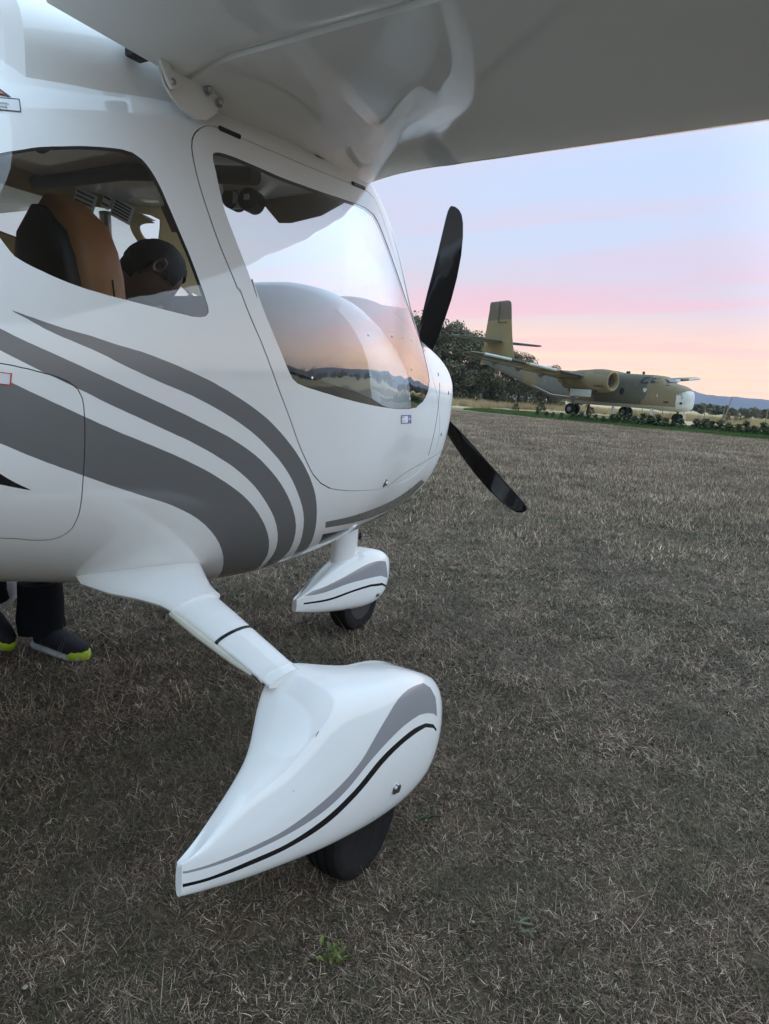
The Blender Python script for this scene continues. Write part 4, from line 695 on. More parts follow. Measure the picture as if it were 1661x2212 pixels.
# landing gear
def foil(cx, cy, cz, chord, th, n=24, tilt=0., blunt=.6):
    """streamlined section, chord along x, thickness along the leg normal (tilt: slope of the leg)"""
    out = []
    for a in np.linspace(0, 2 * pi, n, endpoint=False):
        u = cos(a); t = sin(a) * (1 - .28 * (1 - u) * .5) ; out.append((cx + chord * .5 * u, cy - sin(tilt) * th * .5 * t, cz + cos(tilt) * th * .5 * t))
    return out
def add_gear(sg):
    """one main leg with its sleeve, wheel and wheel fairing; sg -1 starboard"""
    Y = lambda secs: [[(p[0], p[1] * (1 if sg < 0 else -1), p[2]) for p in s] for s in (secs if sg < 0 else secs[::-1])]
    y1 = lambda p: (p[0], p[1] * (1 if sg < 0 else -1), p[2])
    slope = .36
    lf = MB().loft(Y([foil(-.15, -.33, .715, .34, .05, tilt=.15), foil(-.163, -.42, .664, .335, .088, tilt=.2), foil(-.172, -.49, .653, .275, .072, tilt=.25), foil(-.180, -.55, .648, .205, .062, tilt=.3), foil(-.185, -.60, .640, .155, .058, tilt=slope), foil(-.186, -.632, .632, .143, .056, tilt=slope)])).build('leg_fairing', M['white'], plane, 50)
    sl = MB().loft(Y([foil(-.186, -.60, .641, .126, .046, tilt=slope), foil(-.188, -.70, .606, .116, .044, tilt=slope), foil(-.191, -.80, .570, .104, .042, tilt=slope), foil(-.193, -.90, .532, .096, .04, tilt=slope)])).build('leg_sleeve', M['white'], plane, 50)
    MB().tube([y1((-.252, -.625, .625)), y1((-.249, -.70, .597)), y1((-.246, -.765, .574)), y1((-.243, -.80, .560)), y1((-.238, -.85, .543))], [.008, .009, .008, .0065, .004], 8).build('brake_line_cover', M['foam'], sl)
    MB().loft(Y([foil(-.190, -.7505, .588, .114, .0455, tilt=slope), foil(-.190, -.7575, .5855, .114, .0455, tilt=slope)]), cap=True).build('strap', M['black'], sl, 50)
    MB().loft(Y([foil(-.1935, -.872, .543, .100, .0435, tilt=slope), foil(-.194, -.880, .540, .101, .0445, tilt=slope)]), cap=True).build('sleeve_collar', M['white'], sl, 50)
    yc = -.965 * (1 if sg < 0 else -1)
    wheel = empty('wheel', (.02, yc * .985, .132), 0, plane); wheel.scale = (.80, .76, .80)
    tyre_prof = [(-.058, .115), (-.066, .135), (-.066, .150), (-.058, .164), (-.045, .170), (-.034, .1715), (-.032, .167), (-.026, .167), (-.024, .1725), (-.008, .173), (-.006, .168), (.006, .168), (.008, .173), (.024, .1725), (.026, .167), (.032, .167), (.034, .1715), (.045, .170), (.058, .164), (.066, .150), (.066, .135), (.058, .115)]
    MB().lathe((0, 0, 0), (0, 1, 0), tyre_prof, 48).build('tyre', M['rubber'], wheel, 30)
    MB().lathe((0, 0, 0), (0, 1, 0), [(-.05, .02), (-.052, .06), (-.05, .1), (-.056, .114), (.056, .114), (.05, .1), (.052, .06), (.05, .02)], 32).build('rim', M['alu'], wheel, 35)
    pant(MAINT, yc, sg, -.528, .35, loop('main_grey', FEAT2), loop('main_black', FEAT2), (.032, 1.697), .0125)
def pant(T, yc, sg, u0, u1, grey, blk, bolt, br, both=False):
    S0 = pant_surf(T, yc, float(sg))
    def S(u, v):
        """the lofted sections, faired a little in both directions"""
        u = np.asarray(u, float); tp = np.clip(np.minimum(u - u0, u1 - u) / .07, 0, 1); acc = 0; wt = 0
        for a in (-1, -.5, 0, .5, 1):
            for b_ in (-1, -.5, 0, .5, 1):
                w2 = (1.2 - abs(a)) * (1.2 - abs(b_)); acc = acc + w2 * S0(np.clip(u + a * .055 * tp, u0, u1), v + b_ * .55 * np.minimum(1, .25 + tp)); wt += w2
        X_ = acc / wt; X_[:, 0] = u; return X_
    fx = lambda L: L[L[:, 1] < 5.2]
    Ls = [fx(grey), fx(blk)]
    mir_ = [np.stack([L[:, 0], 11 - L[:, 1]], -1) for L in Ls] if both else []
    rs_ = lambda L: np.stack([np.clip(resamp(L, .02, (1., .06))[:, 0], u0 + .002, u1 - .002), np.clip(resamp(L, .02, (1., .06))[:, 1], .01, 10.99)], -1)
    allL = [rs_(L) for L in Ls + mir_]
    Pp, Fp = cdt(u0, u1, 0, 11, .012, .16, [(L, True) for L in allL], (1., .06))
    Xp = S(Pp[:, 0], Pp[:, 1]); c2 = Pp[Fp].mean(1); mm = np.zeros(len(Fp), int)
    for i, L in enumerate(allL): mm[inside(L, c2)] = 1 + i % 2
    e = 1e-3
    uc = np.clip(Pp[:, 0], u0 + 2e-3, u1 - 2e-3)
    Np = np.cross(S(uc + e, Pp[:, 1]) - S(uc - e, Pp[:, 1]), S(uc, Pp[:, 1] + e) - S(uc, Pp[:, 1] - e)); Np /= np.maximum(np.linalg.norm(Np, axis=1, keepdims=True), 1e-12)
    cen = np.stack([Xp[:, 0], np.full(len(Xp), yc), 0 * Xp[:, 0]], -1); k0 = int(np.argmin(Xp[:, 2])); 
    if Np[k0][2] > 0: Np = -Np
    fn_ = np.cross(Xp[Fp[:, 1]] - Xp[Fp[:, 0]], Xp[Fp[:, 2]] - Xp[Fp[:, 0]]); bad = np.einsum('ij,ij->i', fn_, Np[Fp].mean(1)) < 0; Fp[bad] = Fp[bad][:, ::-1]
    # flat trailing edge
    tl = np.where(np.abs(Pp[:, 0] - u0) < 1e-6)[0]; tl = tl[np.argsort(Pp[tl, 1])]; tl = tl[Pp[tl, 1] < 10.999]
    o = mesh_obj('wheel_fairing', Xp, Fp, [M['white'], M['midgrey'], M['black']], plane, normals=Np, mids=mm)
    mesh_obj('fairing_end', Xp[tl], [tuple(range(len(tl)))], M['white'], o)
    q_ = S(np.array([bolt[0]]), np.array([bolt[1]]))[0]
    nn = np.array([0, float(sg), 0.])
    b = MB().lathe(q_ - nn * .004, nn, [(0, br * 1.25), (.0045, br * 1.25), (.005, br * .95), (.011, br * .8), (.012, br * .5), (.0115, .0005)], 18).build('axle_bolt', M['steel'], o, 40)
    return o
for sg in (-1, 1): add_gear(sg)
SMK = pant_surf(MAINT, -.965, -1.)
def mark(u, v, du, dv, m_):
    q_ = np.array([(u, v), (u + du, v + dv * .3), (u + du * 1.1, v + dv), (u + du * .2, v + dv * .6)]); X_ = SMK(q_[:, 0], q_[:, 1]); n_ = np.cross(X_[1] - X_[0], X_[2] - X_[0]); n_ /= np.linalg.norm(n_); n_ *= 1 if n_[2] > 0 or n_[1] < 0 else -1
    mesh_obj('scuff', X_ + n_ * .0006, [(0, 1, 2, 3)], m_, plane)
mark(-.232, 4.75, .010, .03, M['dark']); mark(-.05, 1.3, .006, .05, M['seam']); mark(-.30, 4.2, .003, .02, M['dark']); mark(.10, 2.3, .003, .02, M['dark'])
pant(NOSET, 0., -1, .955, 1.645, loop('nose_grey', FEAT2), loop('nose_black', FEAT2), (1.48, 1.49), .010, both=True)
nw = empty('wheel', (1.40, 0, .148), 0, plane)
MB().lathe((0, 0, 0), (0, 1, 0), [(-.045, .09), (-.052, .115), (-.045, .138), (-.03, .147), (0, .150), (.03, .147), (.045, .138), (.052, .115), (.045, .09)], 40).build('tyre', M['rubber'], nw, 40)
MB().lathe((0, 0, 0), (0, 1, 0), [(-.045, .015), (-.046, .06), (-.046, .09), (.046, .09), (.046, .06), (.045, .015)], 28).build('rim', M['dark'], nw, 35)
nl = MB().loft([foil(1.30, 0, 0, .17, .07)[:] if False else [(1.295 + .085 * cos(a), .045 * sin(a), z_) for a in np.linspace(0, 2 * pi, 24, endpoint=False)] for z_ in (.36, .42, .48, .60)]).build('nose_leg', M['white'], plane, 60)
MB().lathe((1.385, -.02, .455), (.5, -1, 0), [(0, .011), (.02, .011), (.022, .007), (.045, .007), (.046, .001)], 12).build('tow_pin', M['steel'], nl, 40)
MB().lathe((1.383, -.018, .455), (.5, -1, 0), [(0, .017), (.012, .017), (.013, .010)], 14).build('pin_washer', M['gasket'], nl, 40)
# propeller
prop = empty('propeller', (1.825, 0, 1.160), 0, plane)
MB().lathe((-.06, 0, 0), (1, 0, 0), [(0, .115), (.05, .118), (.10, .112), (.15, .094), (.20, .065), (.235, .035), (.25, .010), (.252, .0005)], 40).build('spinner', M['white'], prop, 60)
def blade_secs(ang):
    er = Vector((0, sin(ang), cos(ang))); et = Vector((1, 0, 0)).cross(er); ax = Vector((1, 0, 0)); out = []
    R_ = [.06, .10, .16, .24, .34, .44, .54, .64, .72, .78, .815, .833, .842]; Cc = [.05, .06, .080, .100, .114, .121, .120, .113, .101, .086, .069, .047, .02]
    Sw = [0, 0, .002, .004, .006, .008, .008, .004, -.004, -.013, -.021, -.028, -.036]
    for r, c, sw in zip(R_, Cc, Sw):
        b = math.atan2(.27, max(r, .12)) * .92; cd = et * cos(b) + ax * sin(b); nd = ax * cos(b) - et * sin(b); th = c * (.34 if r < .11 else max(.085, .2 - .16 * r))
        sec = []
        for a in np.linspace(0, 2 * pi, 22, endpoint=False):
            u = cos(a); t = sin(a); sec.append(er * r + cd * (c * .5 * u + sw) + nd * (th * .5 * t * (1 + .25 * u) + .03 * c * (1 - u * u)))
        out.append(sec)
    return out
for k in range(3): MB().loft(blade_secs(radians(-12 - 120 * k))).build('blade', M['prop'], prop, 60)
# ------------------------------------------------------------------ ground, hills, grass
def ground_mat():
    m, t, b = mat('dry_turf'); pos = t.add('ShaderNodeNewGeometry').outputs['Position']
    n1 = t.noise(pos, .35, 5, .6); n2 = t.noise(pos, 4.5, 6, .7); n3 = t.noise(pos, 38, 5, .75); n4 = t.noise(pos, 160, 3, .7)
    soil = t.mix(n4, (.030, .020, .013, 1), (.10, .068, .043, 1))
    straw = t.mix(n3, (.09, .066, .043, 1), (.22, .165, .11, 1))
    green = t.mix(n3, (.035, .04, .018, 1), (.09, .095, .045, 1))
    near = t.mix(t.mapr(n3, .38, .62), soil, straw); near = t.mix(t.math('MULTIPLY', t.mapr(n2, .48, .70), .55), near, green)
    sx_ = t.add('ShaderNodeSeparateXYZ'); t.put(sx_.inputs[0], pos)
    near = t.mix(t.math('MULTIPLY', t.mapr(n1, .42, .7), .35), near, (.17, .125, .08, 1)); near = t.mix(t.mapr(sx_.outputs[0], 6., 22., 0., .5), near, t.mix(n2, (.28, .215, .145, 1), (.44, .355, .245, 1)))
    edge = t.math('ADD', sx_.outputs[0], t.math('MULTIPLY', t.math('SUBTRACT', t.noise(pos, .5, 4, .6), .5), 3.0))
    field = t.mapr(edge, 44.0, 47.5)
    gold = t.mix(t.noise(pos, .9, 5, .7), (.38, .28, .15, 1), (.62, .50, .30, 1))
    t.put(b.inputs['Base Color'], t.mix(field, near, gold)); b.inputs['Roughness'].default_value = .95; b.inputs['Specular IOR Level'].default_value = .1
    t.put(b.inputs['Normal'], t.bump(t.math('ADD', n3, t.math('MULTIPLY', n4, .5)), .35, .03)); return m
gv = [(0, 0, 0)]; gf = []; R_ = [r for r in (.6 * 1.22**i for i in range(48)) if r < 3300] + [3560]; NS = 72
for r in R_:
    for j in range(NS): gv.append((r * cos(2 * pi * j / NS), r * sin(2 * pi * j / NS), 0))
for j in range(NS): gf.append((0, 1 + j, 1 + (j + 1) % NS))
for i in range(len(R_) - 1):
    for j in range(NS):
        a = 1 + i * NS + j; b_ = 1 + i * NS + (j + 1) % NS; gf.append((a, a + NS, b_ + NS, b_))
tag(mesh_obj('ground', gv, gf, ground_mat()), kind='structure')
# lawn strip under the hedge
lawn = [(33.3, -9), (33.9, .27), (34.8, 1.7), (35.2, 4.6), (35.9, 7.9), (38.0, 11.7), (39.7, 16.6), (43, 19.6), (47, 20.3), (49.5, 19.3), (50.5, 16.3), (47, 10), (44.5, 0), (43, -9)]
lm, t, b = mat('lawn'); pos = t.add('ShaderNodeNewGeometry').outputs['Position']
t.put(b.inputs['Base Color'], t.mix(t.mapr(t.noise(pos, 1.2, 6, .75), .35, .65), (.06, .10, .022, 1), (.13, .185, .055, 1))); b.inputs['Roughness'].default_value = .95
t.put(b.inputs['Normal'], t.bump(t.noise(pos, 14, 4, .7), .8, .05))
LW = chaikin(np.array(lawn), 2)
tag(mesh_obj('lawn', [(p[0] + .25 * random.uniform(-1, 1), p[1] + .2 * random.uniform(-1, 1), .006) for p in LW], [tuple(range(len(LW)))], lm), kind='structure')
# mountains and hills all round
mm_, t, b = mat('mountain_slopes'); pos = t.add('ShaderNodeNewGeometry').outputs['Position']
t.put(b.inputs['Base Color'], t.mix(t.noise(pos, .01, 6, .6), (.035, .042, .035, 1), (.075, .075, .055, 1))); b.inputs['Roughness'].default_value = .95
def ridge(name, R, prof, th0, th1, n, depth, seed, wob):
    rg = np.random.default_rng(seed); th = np.linspace(th0, th1, n); ph = rg.uniform(0, 6.28, 8)
    hgt = prof(np.degrees(th)) + sum(wob / (k + 1) * np.sin(th * (23 * (k + 1) ** 1.35) + ph[k]) for k in range(8)) * .5; hgt = np.maximum(hgt, 4); V = []; Fq = []; K = 7
    for i in range(n):
        for k in range(K):
            s = k / (K - 1); rr = R + depth * s; z = hgt[i] * (sin(s * pi / 2)) * (1 + .06 * sin(i * 1.7 + k * 2.1) * (0 < s < 1)); V.append((rr * cos(th[i]) + CAM.x, rr * sin(th[i]) + CAM.y, z - 3 * (k == 0)))
    for i in range(n - 1):
        for k in range(K - 1): Fq.append((i * K + k, (i + 1) * K + k, (i + 1) * K + k + 1, i * K + k + 1))
    return tag(mesh_obj(name, V, Fq, mm_, None, 180), kind='structure')
# azimuths are counted from the aircraft's nose, to port
ridge('mountains', 3000, pchip([-180, -120, -60, -20, 2.6, 3.5, 5.0, 6.2, 7.5, 9.2, 11, 14, 40, 100, 180], [55, 75, 60, 58, 66, 58, 60, 62, 64, 82, 84, 80, 45, 40, 55]), -pi, pi, 900, 420, 3, 3.0)

def grass_mat(name, sat=1.):
    m, t, b = mat(name); at = t.add('ShaderNodeAttribute'); at.attribute_name = 'tint'; pos = t.add('ShaderNodeNewGeometry').outputs['Position']
    oi = t.add('ShaderNodeObjectInfo')
    c = t.mix(t.math('MULTIPLY', t.mapr(t.noise(pos, 1.6, 5, .65), .47, .66), .42), at.outputs['Color'], (.07, .085, .036, 1))
    c = t.mix(t.math('MULTIPLY', t.mapr(t.noise(pos, .8, 4, .6), .48, .7), .4), c, (.16, .105, .075, 1))
    v = t.math('ADD', .58, t.math('MULTIPLY', oi.outputs['Random'], 1.0))
    hs = t.add('ShaderNodeHueSaturation'); t.put(hs.inputs['Color'], c); t.put(hs.inputs['Value'], v); hs.inputs['Saturation'].default_value = .80
    t.put(b.inputs['Base Color'], hs.outputs[0]); b.inputs['Roughness'].default_value = .75; b.inputs['Specular IOR Level'].default_value = .2
    return m
GM = grass_mat('dry_grass')
def blades(n, rad, lmin, lmax, wd, flat, pal, rg, seg=3, bend=.45):
    V = []; Fq = []; T = []
    pal = np.array(pal)
    for i in range(n):
        a = rg.uniform(0, 2 * pi); r = rad * sqrt(rg.uniform()); x, y = r * cos(a), r * sin(a); L = rg.uniform(lmin, lmax); az = rg.uniform(0, 2 * pi)
        elv = rg.uniform(*flat); w_ = wd * rg.uniform(.6, 1.3); p = np.array([x, y, 0.]); col = pal[rg.integers(len(pal))] * rg.uniform(.6, 1.35); k = len(V)
        tw = rg.uniform(-.5, .5); sd = np.array([-sin(az + tw), cos(az + tw), 0]); bd = rg.uniform(-bend, bend * .6); bz = rg.uniform(-.7, .7)
        for s in range(seg + 1):
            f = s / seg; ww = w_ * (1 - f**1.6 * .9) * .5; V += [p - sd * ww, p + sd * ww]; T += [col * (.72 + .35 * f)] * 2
            e = elv + bd * f; z_ = az + bz * f; p = p + L / seg * np.array([cos(e) * cos(z_), cos(e) * sin(z_), sin(e)])
            p[2] = max(p[2], .002 + rg.uniform(0, .006))
        for s in range(seg): Fq.append((k + 2 * s, k + 2 * s + 1, k + 2 * s + 3, k + 2 * s + 2))
    return V, Fq, T
DRY = [(.42, .282, .172), (.325, .212, .122), (.24, .148, .088), (.54, .40, .26), (.175, .107, .063), (.375, .262, .168)]
DULL = [(.125, .077, .046), (.088, .053, .032), (.052, .032, .020), (.165, .106, .065)]
GRN = [(.07, .088, .03), (.09, .108, .04), (.05, .064, .028), (.11, .122, .055), (.09, .105, .065)]
gcol = bpy.data.collections.new('grass_clumps')
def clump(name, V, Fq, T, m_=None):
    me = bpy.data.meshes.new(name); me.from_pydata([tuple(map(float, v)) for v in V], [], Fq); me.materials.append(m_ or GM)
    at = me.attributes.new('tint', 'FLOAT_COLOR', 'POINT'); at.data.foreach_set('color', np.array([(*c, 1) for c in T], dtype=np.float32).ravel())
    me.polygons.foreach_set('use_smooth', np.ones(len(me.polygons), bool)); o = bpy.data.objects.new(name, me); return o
rg = np.random.default_rng(11); CL = []
for i in range(4): CL.append(blades(90, .085, .012, .044, .0025, (-.1, .6), DRY + DULL + DULL, rg))
for i in range(2): CL.append(blades(70, .085, .012, .034, .0028, (.0, .9), GRN + DULL, rg))
for i in range(2):
    a = blades(6, .07, .05, .13, .0017, (.5, 1.45), DRY[:4], rg, 4, .7); b2 = blades(45, .08, .015, .04, .0018, (-.1, .6), DULL + DRY, rg)
    k = len(a[0]); CL.append((a[0] + b2[0], a[1] + [tuple(q_ + k for q_ in f) for f in b2[1]], a[2] + b2[2]))
for i in range(3): CL.append(blades(260, .42, .03, .085, .0050, (.15, 1.3), [tuple(1.3 * q_ for q_ in c_) for c_ in DRY + DRY[:2] + DULL + GRN[1:4]], rg, 2, .7))           # 8..10: wide patches for the middle distance
for i in range(2): CL.append(blades(110, .34, .25, .75, .010, (.9, 1.5), [(.46, .36, .20), (.55, .44, .26), (.36, .27, .14)], rg, 3, .5))   # 11, 12: tall straw
for i in range(2): CL.append(blades(240, .40, .05, .13, .008, (.4, 1.4), [(.075, .13, .03), (.11, .17, .045), (.06, .10, .028)], rg, 2, .6))   # 13, 14: lawn
LM = plain('x', (1, 1, 1)); bpy.data.materials.remove(LM)
def raw_mat(name):
    m, t, b = mat(name); at = t.add('ShaderNodeAttribute'); at.attribute_name = 'tint'; oi = t.add('ShaderNodeObjectInfo')
    hs = t.add('ShaderNodeHueSaturation'); t.put(hs.inputs['Color'], at.outputs['Color']); t.put(hs.inputs['Value'], t.math('ADD', .75, t.math('MULTIPLY', oi.outputs['Random'], .5)))
    t.put(b.inputs['Base Color'], hs.outputs[0]); b.inputs['Roughness'].default_value = .8; b.inputs['Specular IOR Level'].default_value = .15; return m
RAWM = raw_mat('tinted_leaf')
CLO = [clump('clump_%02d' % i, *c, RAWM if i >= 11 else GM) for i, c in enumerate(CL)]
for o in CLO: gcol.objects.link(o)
def scatter(name, P_, idx, rot, sc, label, cat, tilt=None):
    me = bpy.data.meshes.new(name); me.from_pydata([tuple(map(float, p)) for p in P_], [], [])
    for nm, typ, dat in (('idx', 'INT', idx), ('rz', 'FLOAT', rot), ('sc', 'FLOAT', sc)):
        at = me.attributes.new(nm, typ, 'POINT'); at.data.foreach_set('value', np.asarray(dat, dtype=np.int32 if typ == 'INT' else np.float32))
    o = link(bpy.data.objects.new(name, me)); tag(o, label, cat, kind='stuff')
    ng = bpy.data.node_groups.new(name + '_nodes', 'GeometryNodeTree'); ng.interface.new_socket('Geometry', in_out='INPUT', socket_type='NodeSocketGeometry'); ng.interface.new_socket('Geometry', in_out='OUTPUT', socket_type='NodeSocketGeometry')
    g = NT(ng); gi = g.add('NodeGroupInput'); go = g.add('NodeGroupOutput'); ci = g.add('GeometryNodeCollectionInfo'); ci.inputs['Collection'].default_value = gcol; ci.inputs['Separate Children'].default_value = True; ci.inputs['Reset Children'].default_value = True
    ip = g.add('GeometryNodeInstanceOnPoints'); g.put(ip.inputs['Points'], gi.outputs[0]); g.put(ip.inputs['Instance'], ci.outputs[0]); ip.inputs['Pick Instance'].default_value = True
    def attr(n_, ty):
        a = g.add('GeometryNodeInputNamedAttribute', data_type=ty); a.inputs['Name'].default_value = n_; return a.outputs[0]
    g.put(ip.inputs['Instance Index'], attr('idx', 'INT')); cx = g.add('ShaderNodeCombineXYZ'); g.put(cx.inputs[2], attr('rz', 'FLOAT')); e2r = g.add('FunctionNodeEulerToRotation'); g.put(e2r.inputs[0], cx.outputs[0]); g.put(ip.inputs['Rotation'], e2r.outputs[0])
    g.put(ip.inputs['Scale'], attr('sc', 'FLOAT')); g.put(go.inputs[0], ip.outputs[0])
    md = o.modifiers.new('scatter', 'NODES'); md.node_group = ng; return o
rg = np.random.default_rng(5)
def wedge(r0, r1, dens, spread):
    n = int(dens * spread * (r1**2 - r0**2)); r = np.sqrt(rg.uniform(r0**2, r1**2, n)); a = YAW + rg.uniform(-spread, spread, n); return np.stack([CAM.x + r * np.cos(a), CAM.y + r * np.sin(a), 0 * r], -1)
PP, II, SS = [], [], []
def pn(P_, s=1.):      # cheap patchiness value per point
    return np.sin(P_[:, 0] * 2.1 * s + 1.3 * np.sin(P_[:, 1] * 1.7 * s)) + np.sin(P_[:, 1] * 2.7 * s + .9 * np.sin(P_[:, 0] * 2.3 * s))
for r0, r1, dens, sprd, kinds, smin, smax in ((.35, 3.4, 1500, 1.2, 'near', .42, .80), (2.0, 11.0, 380, .85, 'near', .75, 1.35), (5.0, 20, 26, .80, 'mid', .6, 1.05), (13, 44, 6.5, .72, 'mid', .8, 1.4)):
    Q = wedge(r0, r1, dens, sprd); rr_ = np.hypot(Q[:, 0] - CAM.x, Q[:, 1] - CAM.y)
    f_in, f_out = {.35: (.35, 2.0), 2.0: (3.2, 5.0), 5.0: (11., 13.), 13: (20., 44.)}[r0]      # full density between these, fading out beyond
    fade = np.clip((rr_ - r0) / max(f_in - r0, 1e-3), 0, 1) * np.clip((r1 - rr_) / max(r1 - f_out, 1e-3), 0, 1) if r0 > .4 else np.clip((r1 - rr_) / (r1 - f_out), 0, 1)
    Q = Q[rg.uniform(size=len(Q)) < fade]; n = len(Q); v = pn(Q); u = rg.uniform(size=n)
    if kinds == 'near':
        k = np.where(u < .10 + .10 * (v > .6), rg.integers(6, 8, n), np.where(u < .42 + .12 * (v < -.3), rg.integers(4, 6, n), rg.integers(0, 4, n)))
    else: k = rg.integers(8, 11, n)
    if kinds == 'near':
        ok = (v > -.9) | (rg.uniform(size=n) < .72); Q, k = Q[ok], k[ok]; n = len(Q)
    if r0 > 10: Q = Q[(ok := Q[:, 0] < 34 + .25 * np.maximum(Q[:, 1], 0))]; k = k[ok]; n = len(Q)
    PP.append(Q); II.append(k); SS.append(rg.uniform(smin, smax, n))
P_ = np.vstack(PP); scatter('turf_grass', P_, np.concatenate(II), rg.uniform(0, 6.28, len(P_)), np.concatenate(SS), 'short dry brown grass covering the airfield', 'grass')
# tall straw beyond the lawn
n = 5200; Q = np.stack([rg.uniform(50, 96, n), rg.uniform(-18, 60, n), 0 * rg.uniform(size=n)], -1); Q = Q[(Q[:, 0] > 66) | (Q[:, 1] > 21) | (Q[:, 1] < 4.5)]; n = len(Q)
scatter('straw_field', Q, rg.integers(11, 13, n), rg.uniform(0, 6.28, n), rg.uniform(.5, 1.05, n), 'tall pale straw growing behind the lawn and the camouflaged transport', 'grass')
Q = np.stack([rg.uniform(33, 52, 4200), rg.uniform(-9, 21, 4200), np.full(4200, .005)], -1); Q = Q[inside(LW, Q[:, :2])]
scatter('lawn_grass', Q, rg.integers(13, 15, len(Q)), rg.uniform(0, 6.28, len(Q)), rg.uniform(.8, 1.5, len(Q)), 'green watered grass strip round the parked transport', 'grass')
# pebbles
pm = plain('pebble', (.33, .29, .24), .8, var=.3, vscale=40); mb = MB()
for i in range(34):
    r = rg.uniform(.75, 4.5); a = YAW + rg.uniform(-.55, .55); x_, y_ = CAM.x + r * cos(a), CAM.y + r * sin(a); s_ = rg.uniform(.002, .006)
    bm = bmesh.new(); bmesh.ops.create_icosphere(bm, subdivisions=2, radius=s_)
    sc_ = rg.uniform(.6, 1.2, 3)
    for v in bm.verts: v.co = Vector((v.co.x * sc_[0], v.co.y * sc_[1], v.co.z * sc_[2] * .7)) * (1 + .15 * sin(v.co.x * 900) * sin(v.co.y * 700))
    bm.verts.index_update(); mb.add([v.co + Vector((x_, y_, s_ * .55 + .008)) for v in bm.verts], [[v.index for v in f.verts] for f in bm.faces]); bm.free()
tag(mb.build('pebbles', pm, None, 60), 'small pale stones lying in the near grass', 'stones', kind='stuff')
# single broad-leaved weeds in the foreground
def weed(x, y, n, L, w_, col, label, up, spread=1., rad=.012):
    root = tag(empty('weed_plant', (x, y, 0), rg.uniform(0, 6.28)), label, 'weed')
    lm_ = plain('weed_leaf', col, .6, var=.3, vscale=50)
    for i in range(n):
        az = 2 * pi * spread * rg.uniform(); l = L * rg.uniform(.5, 1.2); V = []; Fq = []; ox, oy = rad * rg.normal(), rad * rg.normal(); u_ = up * rg.uniform(.5, 1.3); bz = rg.uniform(-.6, .6)
        for s in range(5):
            f = s / 4; ww = w_ * sin(pi * min(.97, .12 + f * .86)); rr = l * f; a2 = az + bz * f; zz = u_ * l * (f - .55 * f * f) + .012
            V += [(ox + rr * cos(a2) + ww * sin(az), oy + rr * sin(a2) - ww * cos(az), zz + .002), (ox + rr * cos(a2), oy + rr * sin(a2), zz), (ox + rr * cos(a2) - ww * sin(az), oy + rr * sin(a2) + ww * cos(az), zz + .002)]
        for s in range(4):
            k = 3 * s; Fq += [(k, k + 1, k + 4, k + 3), (k + 1, k + 2, k + 5, k + 4)]
        mesh_obj('leaf', V, Fq, lm_, root, 180)
weed(-.239, -1.096, 30, .016, .0042, (.13, .16, .03), 'small bright yellow green leafy weed in the near grass below the wheel fairing', 1.5, 1., .013)
weed(.081, -1.395, 6, .045, .004, (.085, .095, .05), 'grey green long leaved weed lying in the grass right of the wheel fairing', .35, .5, .02)
weed(.276, -1.024, 12, .03, .003, (.05, .085, .025), 'dark green grassy weed just in front of the wheel fairing', 1.1)
# ------------------------------------------------------------------ the camouflaged transport aircraft
def camo(name, hi, lo, scale, thr, third=None, belly=None):
    m, t, b = mat(name); co = t.add('ShaderNodeTexCoord').outputs['Object']; n = t.noise(co, scale, 2, .45, .3)
    c = t.mix(t.mapr(n, thr - .012, thr + .012), (*lo, 1), (*hi, 1))
    if third: c = t.mix(t.mapr(t.noise(co, scale * 1.3, 2, .4), .62, .64), c, (*third, 1))
    g = t.noise(co, 7, 6, .75); g2 = t.noise(co, 1.8, 5, .7)
    c = t.mix(t.math('MULTIPLY', t.mapr(g, .5, .75), .35), c, (.09, .085, .07, 1)); c = t.mix(t.math('MULTIPLY', t.mapr(g2, .55, .8), .3), c, (.36, .34, .29, 1))
    if belly:
        s_ = t.add('ShaderNodeSeparateXYZ'); t.put(s_.inputs[0], co); c = t.mix(t.mapr(t.math('ADD', s_.outputs[2], t.math('MULTIPLY', t.math('SUBTRACT', g2, .5), .10)), belly, belly - .05), c, t.mix(g, (.30, .34, .34, 1), (.46, .49, .48, 1)))
    t.put(b.inputs['Base Color'], c); b.inputs['Roughness'].default_value = .75; b.inputs['Specular IOR Level'].default_value = .25
    t.put(b.inputs['Normal'], t.bump(t.noise(co, 3, 3, .6), .25, .03)); return m
CM = camo('camouflage', (.265, .205, .105), (.105, .105, .068), .16, .50, None, 1.16)
